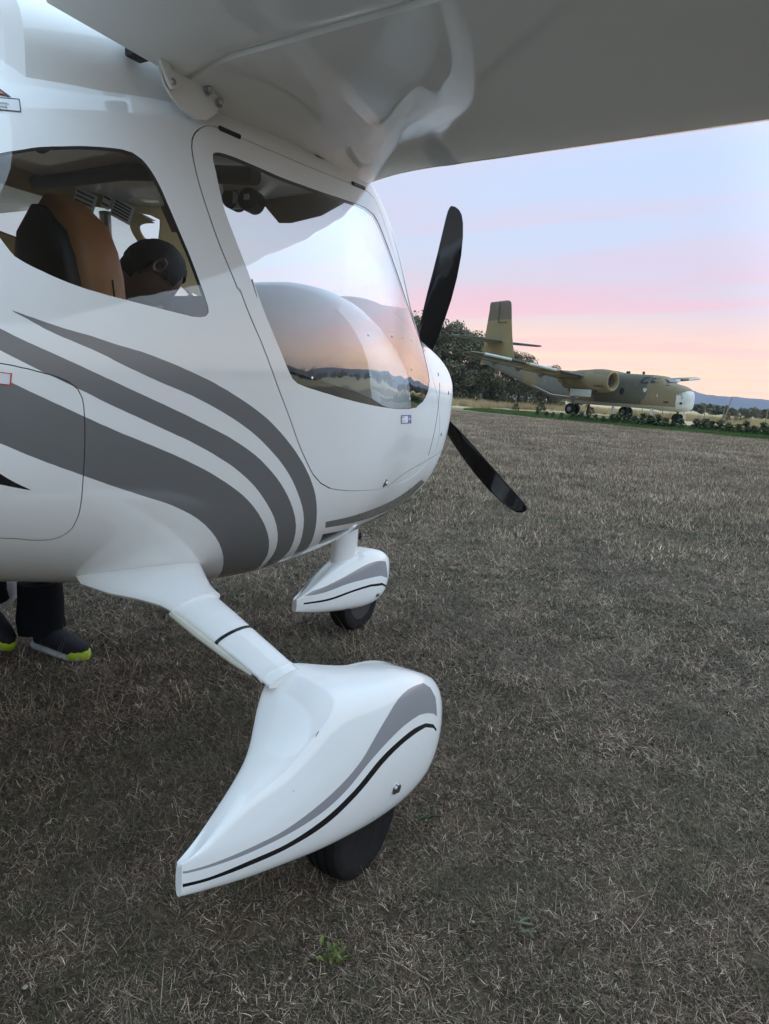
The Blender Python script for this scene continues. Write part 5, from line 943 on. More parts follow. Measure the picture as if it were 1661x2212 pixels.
def camo_body(name):
    m, t, b = mat(name); co = t.add('ShaderNodeTexCoord').outputs['Object']; s_ = t.add('ShaderNodeSeparateXYZ'); t.put(s_.inputs[0], co)
    g = t.noise(co, 7, 6, .75); g2 = t.noise(co, 1.6, 5, .7); n = t.noise(co, .45, 2, .5)
    u = t.math('DIVIDE', t.math('ADD', t.math('MULTIPLY', s_.outputs[0], -1.), t.math('ADD', t.math('MULTIPLY', t.math('SUBTRACT', n, .5), 3.2), t.math('MULTIPLY', s_.outputs[2], .25))), 24.)
    tan, olv, gry = (.205, .17, .105, 1), (.098, .098, .074, 1), (.15, .15, .135, 1); e = .002
    st_ = []
    for x_, a_, b2 in ((4.2, tan, olv), (8.6, olv, tan), (11.3, tan, gry), (15.0, gry, tan), (17.5, tan, gry)): st_ += [(x_ / 24 - e, a_), (x_ / 24 + e, b2)]
    c = t.ramp(u, st_)
    c = t.mix(t.math('MULTIPLY', t.mapr(g, .5, .75), .35), c, (.10, .095, .08, 1)); c = t.mix(t.math('MULTIPLY', t.mapr(g2, .55, .8), .35), c, (.34, .32, .27, 1))
    c = t.mix(t.mapr(t.math('ADD', s_.outputs[2], t.math('MULTIPLY', t.math('SUBTRACT', g2, .5), .10)), 1.16, 1.11), c, t.mix(g, (.30, .34, .34, 1), (.46, .49, .48, 1)))
    t.put(b.inputs['Base Color'], c); b.inputs['Roughness'].default_value = .75; b.inputs['Specular IOR Level'].default_value = .25
    t.put(b.inputs['Normal'], t.bump(t.noise(co, 3, 3, .6), .25, .03)); return m
CM = camo_body('camouflage_body'); CMN = CM
CMW = camo('camouflage_wing', (.25, .20, .11), (.12, .115, .075), .35, .52)
CMF = camo('camouflage_fin', (.25, .205, .10), (.25, .205, .10), .2, .5)
CMT = camo('camouflage_fin_top', (.15, .125, .09), (.15, .125, .09), .2, .5)
CWH = plain('radome_white', (.50, .52, .51), .6, var=.12, vscale=3); CGR = plain('pale_grey_panel', (.42, .47, .47), .6, var=.1, vscale=2)
CDK = plain('deicer_black', (.02, .02, .021), .6, var=.3); CGL = plain('cockpit_glass', (.02, .024, .028), .3, spec=.25); CUN = plain('underside_grey', (.15, .155, .15), .7, var=.25, vscale=1.5)
car = tag(empty('transport_aircraft', (55.45, 6.63, -.03), radians(248.13)), 'weathered camouflaged twin engine transport aircraft standing on the lawn, engines without propellers', 'aircraft'); car.scale = (1.03, 1.03, 1.04)
CS = [(-.38, .16, 1.30, 1.80), (-.43, .42, 1.06, 2.08), (-.58, .66, .92, 2.36), (-.9, .86, .85, 2.58), (-1.4, 1.0, .81, 2.74), (-1.8, 1.05, .80, 2.82), (-2.05, 1.06, .80, 2.90), (-2.4, 1.08, .81, 3.20), (-2.7, 1.10, .83, 3.32), (-3.2, 1.12, .85, 3.37), (-5, 1.13, .88, 3.42), (-8.7, 1.13, .88, 3.48), (-11.0, 1.13, .95, 3.52), (-12.5, 1.10, 1.25, 3.56), (-14, 1.0, 1.62, 3.62), (-15.7, .86, 2.08, 3.78), (-18.5, .56, 2.92, 4.3), (-21, .30, 3.65, 4.5), (-22.4, .10, 4.1, 4.45)]
CX = -np.array([s[0] for s in CS]); cwf, czb, czt = (pchip(CX, [s[i] for s in CS]) for i in (1, 2, 3))
def csec(x, n=40, grow=0.):
    w_, zb, zt = float(cwf(-x)) + grow, float(czb(-x)) - grow, float(czt(-x)) + grow
    out = []
    for a in np.linspace(0, 2 * pi, n, endpoint=False):
        out.append((x, w_ * np.sign(cos(a)) * abs(cos(a))**.62, (zb + zt) / 2 + (zt - zb) / 2 * np.sign(sin(a)) * abs(sin(a))**.62))
    return out
xs1 = [-1.05 + .0] + list(-np.concatenate([np.linspace(1.2, 3.4, 16), np.linspace(3.8, 11, 20), np.linspace(11.5, 22.4, 26)]))
cf = MB().loft([csec(x) for x in xs1]).build('fuselage', CM, car, 40)
ncb = MB().loft([csec(x) for x in np.linspace(-.38, -1.06, 20)])
ncb.m = [1 if np.mean([ncb.v[i][2] for i in f]) > 2.26 + .75 * (np.mean([ncb.v[i][0] for i in f]) + .62) else 0 for f in ncb.f]; ncb.build('nose_cone', [CWH, CMN], car, 50)
def side_pt(x, z, off=.01, sg=-1):
    w_, zb, zt = float(cwf(-x)), float(czb(-x)), float(czt(-x)); s_ = abs(z - (zb + zt) / 2) / ((zt - zb) / 2); s_ = min(s_, .999)
    sa = s_**(1 / .62); return (x, sg * (w_ * (max(1e-6, 1 - sa * sa)**.5)**.62 + off), z)
def panel(name, poly, m_, parent, off=.012, sg=-1):
    return mesh_obj(name, [side_pt(x, z, off, sg) for x, z in poly], [tuple(range(len(poly)))], m_, parent)
for sg in (-1, 1):
    panel('cockpit_window', [(-2.0, 2.78), (-2.06, 2.86), (-2.34, 3.10), (-2.64, 3.18), (-2.72, 3.12), (-2.68, 2.78)], CGL, cf, .03, sg)
    panel('cockpit_window', [(-2.82, 2.76), (-2.84, 3.14), (-3.22, 3.14), (-3.24, 2.76)], CGL, cf, .03, sg)
    panel('cockpit_window', [(-3.36, 2.70), (-3.40, 3.18), (-3.85, 3.20), (-4.05, 2.90), (-4.0, 2.70)], CGL, cf, .035, sg)
    for x_ in (-5.55, -7.25, -10.0): 
        panel('round_window', [(x_ + .20 * cos(a), 2.05 + .27 * sin(a)) for a in np.linspace(0, 2 * pi, 20, endpoint=False)], CGL, cf, .016, sg)
    for x_ in (-4.9, -6.5): panel('panel_joint', [(x_, 1.1), (x_, 3.1), (x_ - .035, 3.1), (x_ - .035, 1.1)], CDK, cf, .012, sg)
mesh_obj('windscreen', [(-1.93, y_, 2.91 + .0) for y_ in (-.62, .62)] + [(-2.28, y_, 3.165) for y_ in (.55, -.55)], [(0, 1, 2, 3)], CGL, cf)
panel('emblem', [(-3.55 + .17 * cos(a), 2.25 + .15 * sin(a) * (1 + .3 * sin(3 * a))) for a in np.linspace(0, 2 * pi, 16, endpoint=False)], CWH, cf)
panel('emblem', [(-2.55, 1.95), (-2.50, 1.80), (-2.42, 1.72), (-2.46, 1.85), (-2.48, 1.98)], CWH, cf)
panel('stencil', [(-1.55, 1.38), (-1.55, 1.50), (-1.95, 1.50), (-1.95, 1.38)], CDK, cf); panel('stencil', [(-1.75, 2.62), (-1.75, 2.69), (-2.05, 2.69), (-2.05, 2.62)], CDK, cf)
panel('nose_light', [(-.72 + .09 * cos(a), 1.42 + .09 * sin(a)) for a in np.linspace(0, 2 * pi, 14, endpoint=False)], CGL, car, .02)
panel('cargo_door_band', [(-13.2, 1.55), (-13.45, 3.1), (-13.75, 3.15), (-13.6, 1.62)], CDK, cf, .02)
def nose_digit(ch, x, z, s):
    cu = bpy.data.curves.new('digit', 'FONT'); cu.body = ch; cu.size = s; o = bpy.data.objects.new('digit', cu); COL.objects.link(o); bpy.context.view_layer.update()
    me = bpy.data.meshes.new_from_object(o.evaluated_get(bpy.context.evaluated_depsgraph_get())); bpy.data.objects.remove(o)
    V = [side_pt(x + v.co.x * .8, z + v.co.y, .02) for v in me.vertices]; fc = [tuple(p.vertices) for p in me.polygons]; bpy.data.meshes.remove(me)
    mesh_obj('nose_number', V, fc, CDK, car)
nose_digit('9', -.82, 1.93, .26); nose_digit('7', -.74, 1.70, .26)
def slab(le, z, chord, th, y, n=10):
    return [(le - chord * t, y, z + s_ * th * chord * 1.48 * (sqrt(max(t, 1e-4)) * .9 * (1 - t) + .0) + (0 if 0 < t < 1 else 0)) for s_ in (1, -1) for t in (np.linspace(1, .002, n) if s_ > 0 else np.linspace(.002, 1, n))]
# fin, rudder top, tailplane
fz = lambda le, z, c, th: [(le - c * t, s_ * th * c * 1.4 * sqrt(max(t, 1e-4)) * (1 - t), z - .03 * c * t) for s_ in (1, -1) for t in (np.linspace(1, .002, 9) if s_ > 0 else np.linspace(.002, 1, 9))]
fin = MB().loft([fz(-18.2, 4.0, 4.5, .10), fz(-18.45, 5.0, 4.1, .10), fz(-18.85, 6.6, 3.55, .10), fz(-19.1, 8.0, 3.12, .10)]).build('tail_fin', CMF, car, 50)
MB().loft([fz(-19.1, 8.0, 3.12, .101), fz(-19.25, 9.0, 2.85, .10), fz(-19.35, 9.45, 2.75, .10), fz(-19.55, 9.62, 2.5, .07), fz(-19.8, 9.68, 2.2, .02)]).build('fin_top', CMT, fin, 50)
MB().box((-20.55, -.24, 8.6), (.02, .02, .95)).build('rudder_joint', CDK, fin); MB().box((-20.0, -.24, 7.72), (.55, .02, .02)).build('rudder_joint', CDK, fin)
for sg in (-1, 1):
    secs = [slab(-19.7 - .06 * a, 5.95 + .02 * a, 2.3 - .16 * a, .11, sg * a) for a in (0, 1.5, 3, 4.5, 5.4, 5.7)]; secs[-1] = slab(-20.3, 6.06, 1.0, .05, sg * 5.75)
    tp = MB().loft(secs if sg < 0 else secs[::-1]).build('tailplane', CUN, car, 50)
    MB().tube([(-19.72 - .06 * a, sg * a, 5.96 + .02 * a) for a in (.4, 2, 3.6, 5.3)], .07, 6).build('deicer_boot', CDK, tp)
    W_ = [(0, -6.55, 3.42, 3.5), (1.1, -6.6, 3.36, 3.45), (2.4, -6.7, 3.12, 3.35), (3.6, -6.8, 2.92, 3.25), (5, -6.95, 2.98, 3.0), (8, -7.3, 3.30, 2.6), (11, -7.65, 3.58, 2.2), (13.4, -7.95, 3.80, 1.85), (14.1, -8.15, 3.86, 1.55), (14.4, -8.45, 3.88, .9)]
    secs = [slab(le, z, c, .13, sg * y, 12) for y, le, z, c in W_]
    wg = MB().loft(secs if sg < 0 else secs[::-1]).build('wing', CMW, car, 50)
    for y0, y1, m_ in ((4.6, 6.6, CDK), (7.0, 9.6, CGR), (10.0, 11.2, CDK), (11.3, 13.6, CGR)):
        q_ = lambda y: (float(np.interp(y, [w[0] for w in W_], [w[1] for w in W_])) + .02, sg * y, float(np.interp(y, [w[0] for w in W_], [w[2] for w in W_])))
        MB().tube([q_(y0), q_((y0 + y1) / 2), q_(y1)], .10, 8).build('leading_edge_panel', m_, wg)
    for y_ in (5.8, 8.4, 11.0):
        z_ = float(np.interp(y_, [w[0] for w in W_], [w[2] for w in W_])); le = float(np.interp(y_, [w[0] for w in W_], [w[1] for w in W_])); c_ = float(np.interp(y_, [w[0] for w in W_], [w[3] for w in W_]))
        MB().prism([(le - c_ * .75, sg * y_, z_ - .10), (le - c_ * 1.08, sg * y_, z_ - .20), (le - c_ * .92, sg * y_, z_ - .42)], (0, .07, 0)).build('flap_hinge', CUN, wg)
    MB().loft([[(x_, sg * y_, z_ - .02) for x_, z_ in ((le - c_ * .74, z0_ - .14), (le - c_ * 1.04, z0_ - .10), (le - c_ * 1.04, z0_ - .14), (le - c_ * .74, z0_ - .19))] for y_, le, z0_, c_ in ((3.6, -6.8, 2.92, 3.25), (8, -7.3, 3.30, 2.6), (13.3, -7.95, 3.80, 1.85))]).build('flap', CUN, wg)
    nc = Vector((0, sg * 3.45, 2.68))
    nac = MB().lathe(nc + Vector((-4.75, 0, 0)), (-1, 0, 0), [(.75, .42), (.5, .50), (.15, .56), (0, .60), (-.03, .66), (.05, .73), (.35, .82), (.9, .87), (1.6, .86), (2.2, .80), (3.2, .74), (4.2, .55), (5.0, .28), (5.3, .04)], 28).build('engine_nacelle', camo('camouflage_nacelle', (.21, .175, .105), (.155, .13, .08), .5, .5), car, 45)
    MB().lathe(nc + Vector((-4.735, 0, 0)), (-1, 0, 0), [(.30, .53), (.05, .575), (0, .60), (-.03, .64), (-.02, .69), (.04, .735), (.06, .72), (.05, .60), (.30, .55)], 28, cap=False).build('intake_lip', CMW, nac, 60)
    MB().lathe(nc + Vector((-5.35, 0, 0)), (1, 0, 0), [(0, .50), (.02, .50), (.03, .12), (.28, .10), (.30, .001)], 20).build('engine_core', CDK, nac, 40)
    MB().box(nc + Vector((-7.3, 0, -.05)), (1.9, .58, .62), bev=.3).build('nacelle_fairing', CMW, nac, 45)
    MB().box((-7.15, sg * 4.02, 1.72), (1.0, .03, .27), bev=.02).build('gear_door', CGR, nac); MB().tube([(-5.75, sg * 3.9, 1.95), (-6.1, sg * 3.9, 1.85)], .11, 10).build('exhaust', CDK, nac)
    for dz in np.linspace(-5.1, -5.75, 4): MB().box((dz, sg * 4.25, 2.28), (.05, .03, .06)).build('cowl_flap', CDK, nac)
    gl = MB().tube([(-8.2, sg * 3.45, 2.3), (-8.2, sg * 3.45, .45)], .13, 10).tube([(-8.9, sg * 3.45, 2.2), (-8.25, sg * 3.45, .9)], .07, 8).tube([(-8.2, sg * 3.05, .45), (-8.2, sg * 3.85, .45)], .07, 8).build('main_leg', CUN, car)
    for dy in (-.28, .28):
        wl = MB().lathe((-8.2, sg * 3.45 + dy, .45), (0, 1, 0), [(-.12, .2), (-.15, .32), (-.13, .42), (-.06, .455), (.06, .455), (.13, .42), (.15, .32), (.12, .2)], 24).build('wheel', M['rubber'], car, 40)
        MB().lathe((-8.2, sg * 3.45 + dy, .45), (0, 1, 0), [(-.13, .01), (-.14, .19), (.14, .19), (.13, .01)], 16).build('hub', CUN, wl)
nl_ = MB().tube([(-1.35, 0, 1.0), (-1.30, 0, .35)], .09, 8).tube([(-1.30, -.22, .35), (-1.30, .22, .35)], .05, 8).build('nose_leg', CUN, car)
for dy in (-.2, .2): MB().lathe((-1.30, dy, .34), (0, 1, 0), [(-.08, .12), (-.1, .25), (-.06, .33), (.06, .33), (.1, .25), (.08, .12)], 20).build('wheel', M['rubber'], car, 40)
MB().prism([(-.75, -.35, .95), (-.60, -.35, .90), (-.52, -.35, .62), (-.50, -.35, .25), (-.64, -.35, .25), (-.68, -.35, .62)], (0, .04, 0)).build('nose_gear_door', CWH, car)
for x_, y_ in ((-3.0, -.75), (-6.3, -.95)): MB().lathe((x_, y_, .0), (0, 0, 1), [(0, .13), (.95, .10)], 12).build('support_jack', CWH, car)
for x_ in (-4.6, -5.9, -6.05): MB().box((x_, 0, 3.52), (.10, .015, .10)).build('antenna', CDK, car)
MB().tube([(-9.6, -1.17, 1.35), (-12.5, -1.12, 1.5), (-16.5, -.62, 2.6), (-21, -.2, 3.8)], .035, 6).build('keel_strip', CGR, car)

# ------------------------------------------------------------------ trees
bark = plain('oak_bark', (.075, .06, .045), .9, var=.3, vscale=6, bump=.5, bscale=15)
def leaf_mat(name, a, b_):
    m, t, b = mat(name); at = t.add('ShaderNodeAttribute'); at.attribute_name = 'tint'; t.put(b.inputs['Base Color'], t.mix(at.outputs['Fac'], (*a, 1), (*b_, 1))); b.inputs['Roughness'].default_value = .6; b.inputs['Specular IOR Level'].default_value = .25; return m
OAK = leaf_mat('holm_oak_leaves', (.045, .050, .026), (.17, .165, .09)); CON = leaf_mat('conifer_leaves', (.025, .042, .013), (.085, .125, .04))
def foliage(centres, radii, per, size, rg, squash=.8):
    V = []; Fq = []; T = []
    for c, r in zip(centres, radii):
        d = rg.normal(size=(per, 3)); d /= np.linalg.norm(d, axis=1, keepdims=True); rr = r * rg.uniform(.55, 1.05, per)**.6; P_ = c + d * rr[:, None] * (1, 1, squash); tone = rg.uniform(.05, .45)
        for p, dd in zip(P_, d):
            nrm = dd + rg.normal(size=3) * .55; nrm /= np.linalg.norm(nrm); a = np.cross(nrm, rg.normal(size=3)); a /= np.linalg.norm(a); b = np.cross(nrm, a); s = size * rg.uniform(.6, 1.3); k = len(V)
            V += [p - a * s, p - b * s * .6 + nrm * s * .15, p + a * s, p + b * s * .6 + nrm * s * .15]; Fq.append((k, k + 1, k + 2, k + 3)); T += [tone + rg.uniform(0, .5)] * 4
    return V, Fq, T
def crown_mesh(name, V, Fq, T, m_):
    me = bpy.data.meshes.new(name); me.from_pydata([tuple(map(float, v)) for v in V], [], Fq); me.materials.append(m_); at = me.attributes.new('tint', 'FLOAT', 'POINT'); at.data.foreach_set('value', np.array(T, dtype=np.float32)); return me
def oak(seed, h, per=125, ncl=66):
    rg = np.random.default_rng(seed); C = []; R = []
    for i in range(ncl):
        u = rg.uniform(.0, 1); a = rg.uniform(0, 2 * pi); prof = (sin(pi * min(.97, u * .70 + .24)))**.6; r = rg.uniform(.35, 1)**.6 * .42 * h * prof * (1 + .22 * sin(a * 3 + seed)); C.append(np.array([r * cos(a), r * sin(a), h * (.06 + .86 * u)])); R.append(h * rg.uniform(.085, .15))
    cm = crown_mesh('crown', *foliage(C, R, per, h * .0165, rg), OAK)
    mb = MB().tube([(0, 0, -.1), (.04 * h * rg.uniform(-1, 1), .02 * h, .2 * h), (.03 * h, .03 * h * rg.uniform(-1, 1), .42 * h), (0, 0, .7 * h)], [.035 * h, .026 * h, .018 * h, .006 * h], 9)
    for i in range(9):
        a = rg.uniform(0, 2 * pi); z = rg.uniform(.16, .5) * h; L = rg.uniform(.2, .36) * h; mb.tube([(0, 0, z), (L * .5 * cos(a), L * .5 * sin(a), z + L * .4), (L * cos(a), L * sin(a), z + L * .7)], [.013 * h, .008 * h, .003 * h], 6)
    return cm, mb
oaks = [oak(s, 9.0) for s in (3, 8, 21, 34)]
tm = [None] * 4
def place_tree(k, x, y, sc, label, group, sq=1.):
    root = tag(empty('oak_tree', (x, y, 0), random.uniform(0, 6.28)), label, 'tree', group); root.scale = (sc, sc, sc * sq)
    if tm[k] is None:
        o = oaks[k][1].build('trunk', bark, root, 60); tm[k] = o.data
    else: link(bpy.data.objects.new('trunk', tm[k]), root)
    c = link(bpy.data.objects.new('crown', oaks[k][0]), root); c['kind'] = 'stuff'; return root
row = [(70, 39.5, 1.02), (76, 41.5, 1.06), (73, 37.0, .98), (80, 39.0, 1.0), (74.5, 33.8, .86), (80, 34.6, .84), (75.5, 30.8, .70), (81, 30.6, .68), (76.5, 28.0, .56), (82, 27.2, .54), (78, 25.4, .44), (84, 24.2, .42)]
ORD = ['first', 'second', 'third', 'fourth', 'fifth', 'sixth', 'seventh', 'eighth', 'ninth', 'tenth', 'eleventh', 'twelfth', 'thirteenth', 'fourteenth', 'fifteenth', 'sixteenth', 'seventeenth']
for i, (x, y, s) in enumerate(row): place_tree(i % 4, x, y, s, 'dark holm oak, %s from the propeller in the %s row behind the transport' % (ORD[i // 2], ('front', 'rear')[i % 2]), 'oaks behind the transport', 1.05)
row2 = [(64, 46, 1.0), (58, 52, .9), (52, 58, 1.05), (44, 60, .95), (38, 66, .85), (30, 64, 1.0), (22, 67, .95), (14, 66, .9), (68, 58, 1.1), (6, 64, 1.0)]
for i, (x, y, s) in enumerate(row2): place_tree((i + 1) % 4, x, y, s * .9, 'holm oak beyond the aircraft, seen in pieces through its cabin windows', 'oaks seen through the cabin')
for (x, y, s), lb in zip(((52.5, 17.4, .095), (56, 14.5, .08), (50.2, 18.6, .07)), ('round green bush at the far edge of the lawn near the tail', 'low leafy bush on the lawn left of the wheels of the transport', 'tiny dark bush beside a pale stone at the left end of the lawn')):
    r = place_tree(2, x, y, s, lb, None); r.name = 'bush'; r['category'] = 'bush'
for (x, y, s), lb in zip(((70.2, 4.9, .17), (66, 5.6, .11)), ('dark round bush by the fence in the straw field at far right', 'thin pale shrub left of the dark round bush in the straw field')):
    r = place_tree(1, x, y, s, lb, None); r.name = 'shrub'; r['category'] = 'bush'
# bare stems by the main wheel of the transport
for (x, y, h, lean), lb in zip(((60.5, 17.6, 3.0, .5), (60.0, 16.9, 2.4, .2), (58.8, 15.6, 3.0, .35)), ('leaning bare trunk under the tail boom, leftmost of three', 'short bare trunk under the tail boom, middle of three', 'bare trunk under the tail boom, nearest the wheels')):
    tr = tag(MB().tube([(0, 0, 0), (.1, -lean * .4, h * .5), (.1, -lean, h)], [.10, .08, .05], 7).build('tree_trunk', bark, None), lb, 'tree trunk'); tr.location = (x, y, 0)
# hedge plants: small dark conifers in a row
def conifer(seed):
    rg = np.random.default_rng(seed); C = []; R = []
    for i in range(15):
        u = rg.uniform(0, 1); a = rg.uniform(0, 6.28); r = .20 * (1 - u * .75) * rg.uniform(.3, 1); C.append(np.array([r * cos(a), r * sin(a), .08 + .62 * u])); R.append(.13 * (1 - .45 * u))
    V, Fq, T = foliage(C, R, 30, .045, rg, 1.3); return crown_mesh('foliage', V, Fq, T, CON)
cons = [conifer(s) for s in (1, 2, 3)]; stem_me = None
hy = [10.3 - .40 * i for i in range(15)] + [4.05 - .40 * i for i in range(17)]
for i, y in enumerate(hy):
    x = 38.0 + .55 * math.exp(-((y - 7) / 3)**2) + .9 * (y < 4.2) + random.uniform(-.12, .12) - .1 * max(0, y - 8); s = random.uniform(.85, 1.25) * (.8 if y > 8.5 else 1)
    root = tag(empty('hedge_plant', (x, y, 0), random.uniform(0, 6)), 'small dark conifer, %s from the left in the %s stretch of the hedge' % (ORD[i if i < 15 else i - 15], 'left' if i < 15 else 'right'), 'hedge plant', 'conifers in the hedge row'); root.scale = (s * 1.5, s * 1.5, s * .80)
    if stem_me is None: stem_me = MB().tube([(0, 0, 0), (0, 0, .5)], [.02, .008], 6).build('stem', bark, root).data
    else: link(bpy.data.objects.new('stem', stem_me), root)
    link(bpy.data.objects.new('foliage', cons[i % 3]), root)['kind'] = 'stuff'
# loose low shrubs left of the hedge, and a pale stone
for i, (x, y, s) in enumerate(((41.3, 13.6, .8), (40.9, 12.9, .75), (39.5, 12.0, .7), (38.6, 11.2, .75))):
    root = tag(empty('low_shrub', (x, y, 0), i), 'low leafy shrub on the lawn left of the hedge, %s from the left' % ORD[i], 'shrub', 'loose shrubs beside the hedge'); root.scale = (s * 1.2, s * 1.2, s * .7)
    link(bpy.data.objects.new('foliage', cons[i % 3]), root)['kind'] = 'stuff'
# fence posts with wire
wood = plain('post_wood', (.25, .21, .16), .85, var=.25, vscale=12); fence = []
for i, (x, y, h, lean, lb) in enumerate(((68.3, 7.7, 1.5, .0, 'thin wooden fence post just right of the nose of the transport'), (55.75, 5.7 - 1.0, 2.2, .38, 'pale leaning fence pole, tallest in the straw field'), (69.5, 6.3, 1.35, .0, 'wooden fence post between the leaning pole and the dark bush'), (61.35, 2.34, 1.5, .08, 'wooden fence post at the right edge of the picture'), (76.4, 14.9, 1.3, 0, 'fence post seen under the belly of the transport, left one'), (70.9, 11.8, 1.3, 0, 'fence post seen under the belly of the transport, right one'))):
    o = tag(MB().tube([(0, 0, 0), (0, -lean * .5, h * .5), (0, -lean, h)], [.045, .042, .036], 7).build('fence_post', wood, None), lb, 'fence post'); o.location = (x, y, 0)
# far woods on the plain and all round to starboard
rg = np.random.default_rng(17); C = []; R = []
def fw(x, y, h):
    for i in range(9):
        C.append(np.array([x + rg.normal() * h * .42, y + rg.normal() * h * .42, h * rg.uniform(.3, .72)])); R.append(h * rg.uniform(.26, .36))
def polar(az, d): return CAM.x + d * cos(radians(az)), CAM.y + d * sin(radians(az))
for az, d, h in ((10.0, 190, 2.8), (8.6, 190, 2.6), (8.0, 185, 2.7), (7.5, 190, 2.5), (7.0, 180, 2.5), (6.5, 185, 2.3), (5.9, 180, 2.0), (4.9, 165, 2.1), (4.3, 160, 2.2), (3.8, 165, 2.0), (3.2, 155, 2.1), (2.6, 150, 2.1), (2.0, 150, 2.2), (1.2, 150, 2.1), (9.2, 200, 2.6)): fw(*polar(az, d), h)
for i in range(130):
    az = rg.uniform(-175, -2); fw(*polar(az, rg.uniform(180, 300)), rg.uniform(3, 6.5))
V, Fq, T = foliage(C, R, 30, .55, rg, .8)
tag(link(bpy.data.objects.new('far_woods', crown_mesh('far_woods', V, Fq, T, OAK))), 'dark low woods far across the plain', 'woods', kind='stuff')
st = MB(); bm = bmesh.new(); bmesh.ops.create_icosphere(bm, subdivisions=3, radius=.16)
for v in bm.verts: v.co = Vector((v.co.x * 1.6, v.co.y * 2.4, v.co.z * .55)) * (1 + .18 * sin(v.co.x * 9) * sin(v.co.y * 7 + 1))
bm.verts.index_update(); st.add([v.co for v in bm.verts], [[v.index for v in f.verts] for f in bm.faces]); bm.free()
o = tag(st.build('rock', plain('pale_rock', (.42, .42, .38), .85, var=.2, vscale=3), None, 60), 'pale flat rock lying at the left end of the lawn', 'rock'); o.location = (48.6, 18.7, .1)

# ------------------------------------------------------------------ the person leaning into the cabin from the port side
skin_m = plain('skin', (.13, .07, .048), .5, var=.1); hair_m = plain('dark_hair', (.006, .0055, .005), .7, spec=.25, bump=.9, bscale=160); trous = plain('dark_trousers', (.006, .006, .008), .9, spec=.15, var=.2, vscale=30, bump=.4, bscale=30); jack = plain('dark_jacket', (.02, .02, .024), .8, bump=.3, bscale=40)
shoe_m = plain('dark_shoe_mesh', (.018, .018, .022), .75, spec=.2, bump=.4, bscale=160); sole_m = plain('pale_sole', (.40, .42, .42), .6); neon = plain('neon_toe', (.34, .46, .008), .5); sock = plain('orange_lining', (.28, .09, .05), .8)
person = tag(empty('person', (.33, .75, 0)), 'person in dark clothes and grey shoes with neon toes leaning into the cabin', 'person')
JP = {'pelvis': (.28, .84, .90, .150), 'belly': (.32, .74, 1.06, .150), 'chest': (.37, .58, 1.22, .165), 'neck0': (.405, .44, 1.345, .085), 'neck': (.425, .375, 1.395, .058), 'head': (.440, .335, 1.44, .07),
      'hipR': (.38, .84, .86, .095), 'kneeR': (.36, .80, .47, .068), 'calfR': (.345, .80, .30, .060), 'ankR': (.335, .775, .085, .042), 'hipL': (.18, .86, .86, .095), 'kneeL': (.18, .82, .48, .068), 'calfL': (.16, .93, .34, .060), 'ankL': (.145, 1.03, .17, .042),
      'shR': (.53, .56, 1.25, .075), 'elR': (.66, .40, 1.12, .05), 'wrR': (.72, .22, 1.10, .034), 'haR': (.735, .15, 1.10, .036), 'shL': (.22, .54, 1.25, .075), 'elL': (.22, .36, 1.05, .05), 'wrL': (.33, .20, .98, .034), 'haL': (.37, .15, .975, .036)}
ED = [('pelvis', 'belly'), ('belly', 'chest'), ('chest', 'neck0'), ('neck0', 'neck'), ('neck', 'head'), ('pelvis', 'hipR'), ('hipR', 'kneeR'), ('kneeR', 'calfR'), ('calfR', 'ankR'), ('pelvis', 'hipL'), ('hipL', 'kneeL'), ('kneeL', 'calfL'), ('calfL', 'ankL'), ('chest', 'shR'), ('shR', 'elR'), ('elR', 'wrR'), ('wrR', 'haR'), ('chest', 'shL'), ('shL', 'elL'), ('elL', 'wrL'), ('wrL', 'haL')]
def skinned(joints, edges, root):
    ks = list(joints); me = bpy.data.meshes.new('sk'); me.from_pydata([joints[k][:3] for k in ks], [(ks.index(a), ks.index(b)) for a, b in edges], []); o = link(bpy.data.objects.new('sk', me))
    md = o.modifiers.new('s', 'SKIN'); md.use_smooth_shade = True
    for i, k in enumerate(ks):
        me.skin_vertices[0].data[i].radius = (joints[k][3],) * 2; me.skin_vertices[0].data[i].use_root = k == root
    sb = o.modifiers.new('u', 'SUBSURF'); sb.levels = 2; sb.render_levels = 2; bpy.context.view_layer.update()
    r = bpy.data.meshes.new_from_object(o.evaluated_get(bpy.context.evaluated_depsgraph_get())); bpy.data.objects.remove(o); return r
bme = skinned(JP, ED, 'pelvis'); bme.name = 'body'
for m_ in (jack, trous, skin_m): bme.materials.append(m_)
for p in bme.polygons:
    c = p.center; p.use_smooth = True; p.material_index = 1 if c.z < .95 and c.y > .6 else (2 if (c.z > 1.375 and c.y < .44) or (c.y < .235 and c.z < 1.2) else 0)
body = link(bpy.data.objects.new('body', bme), person); body.location = (-.33, -.75, 0)
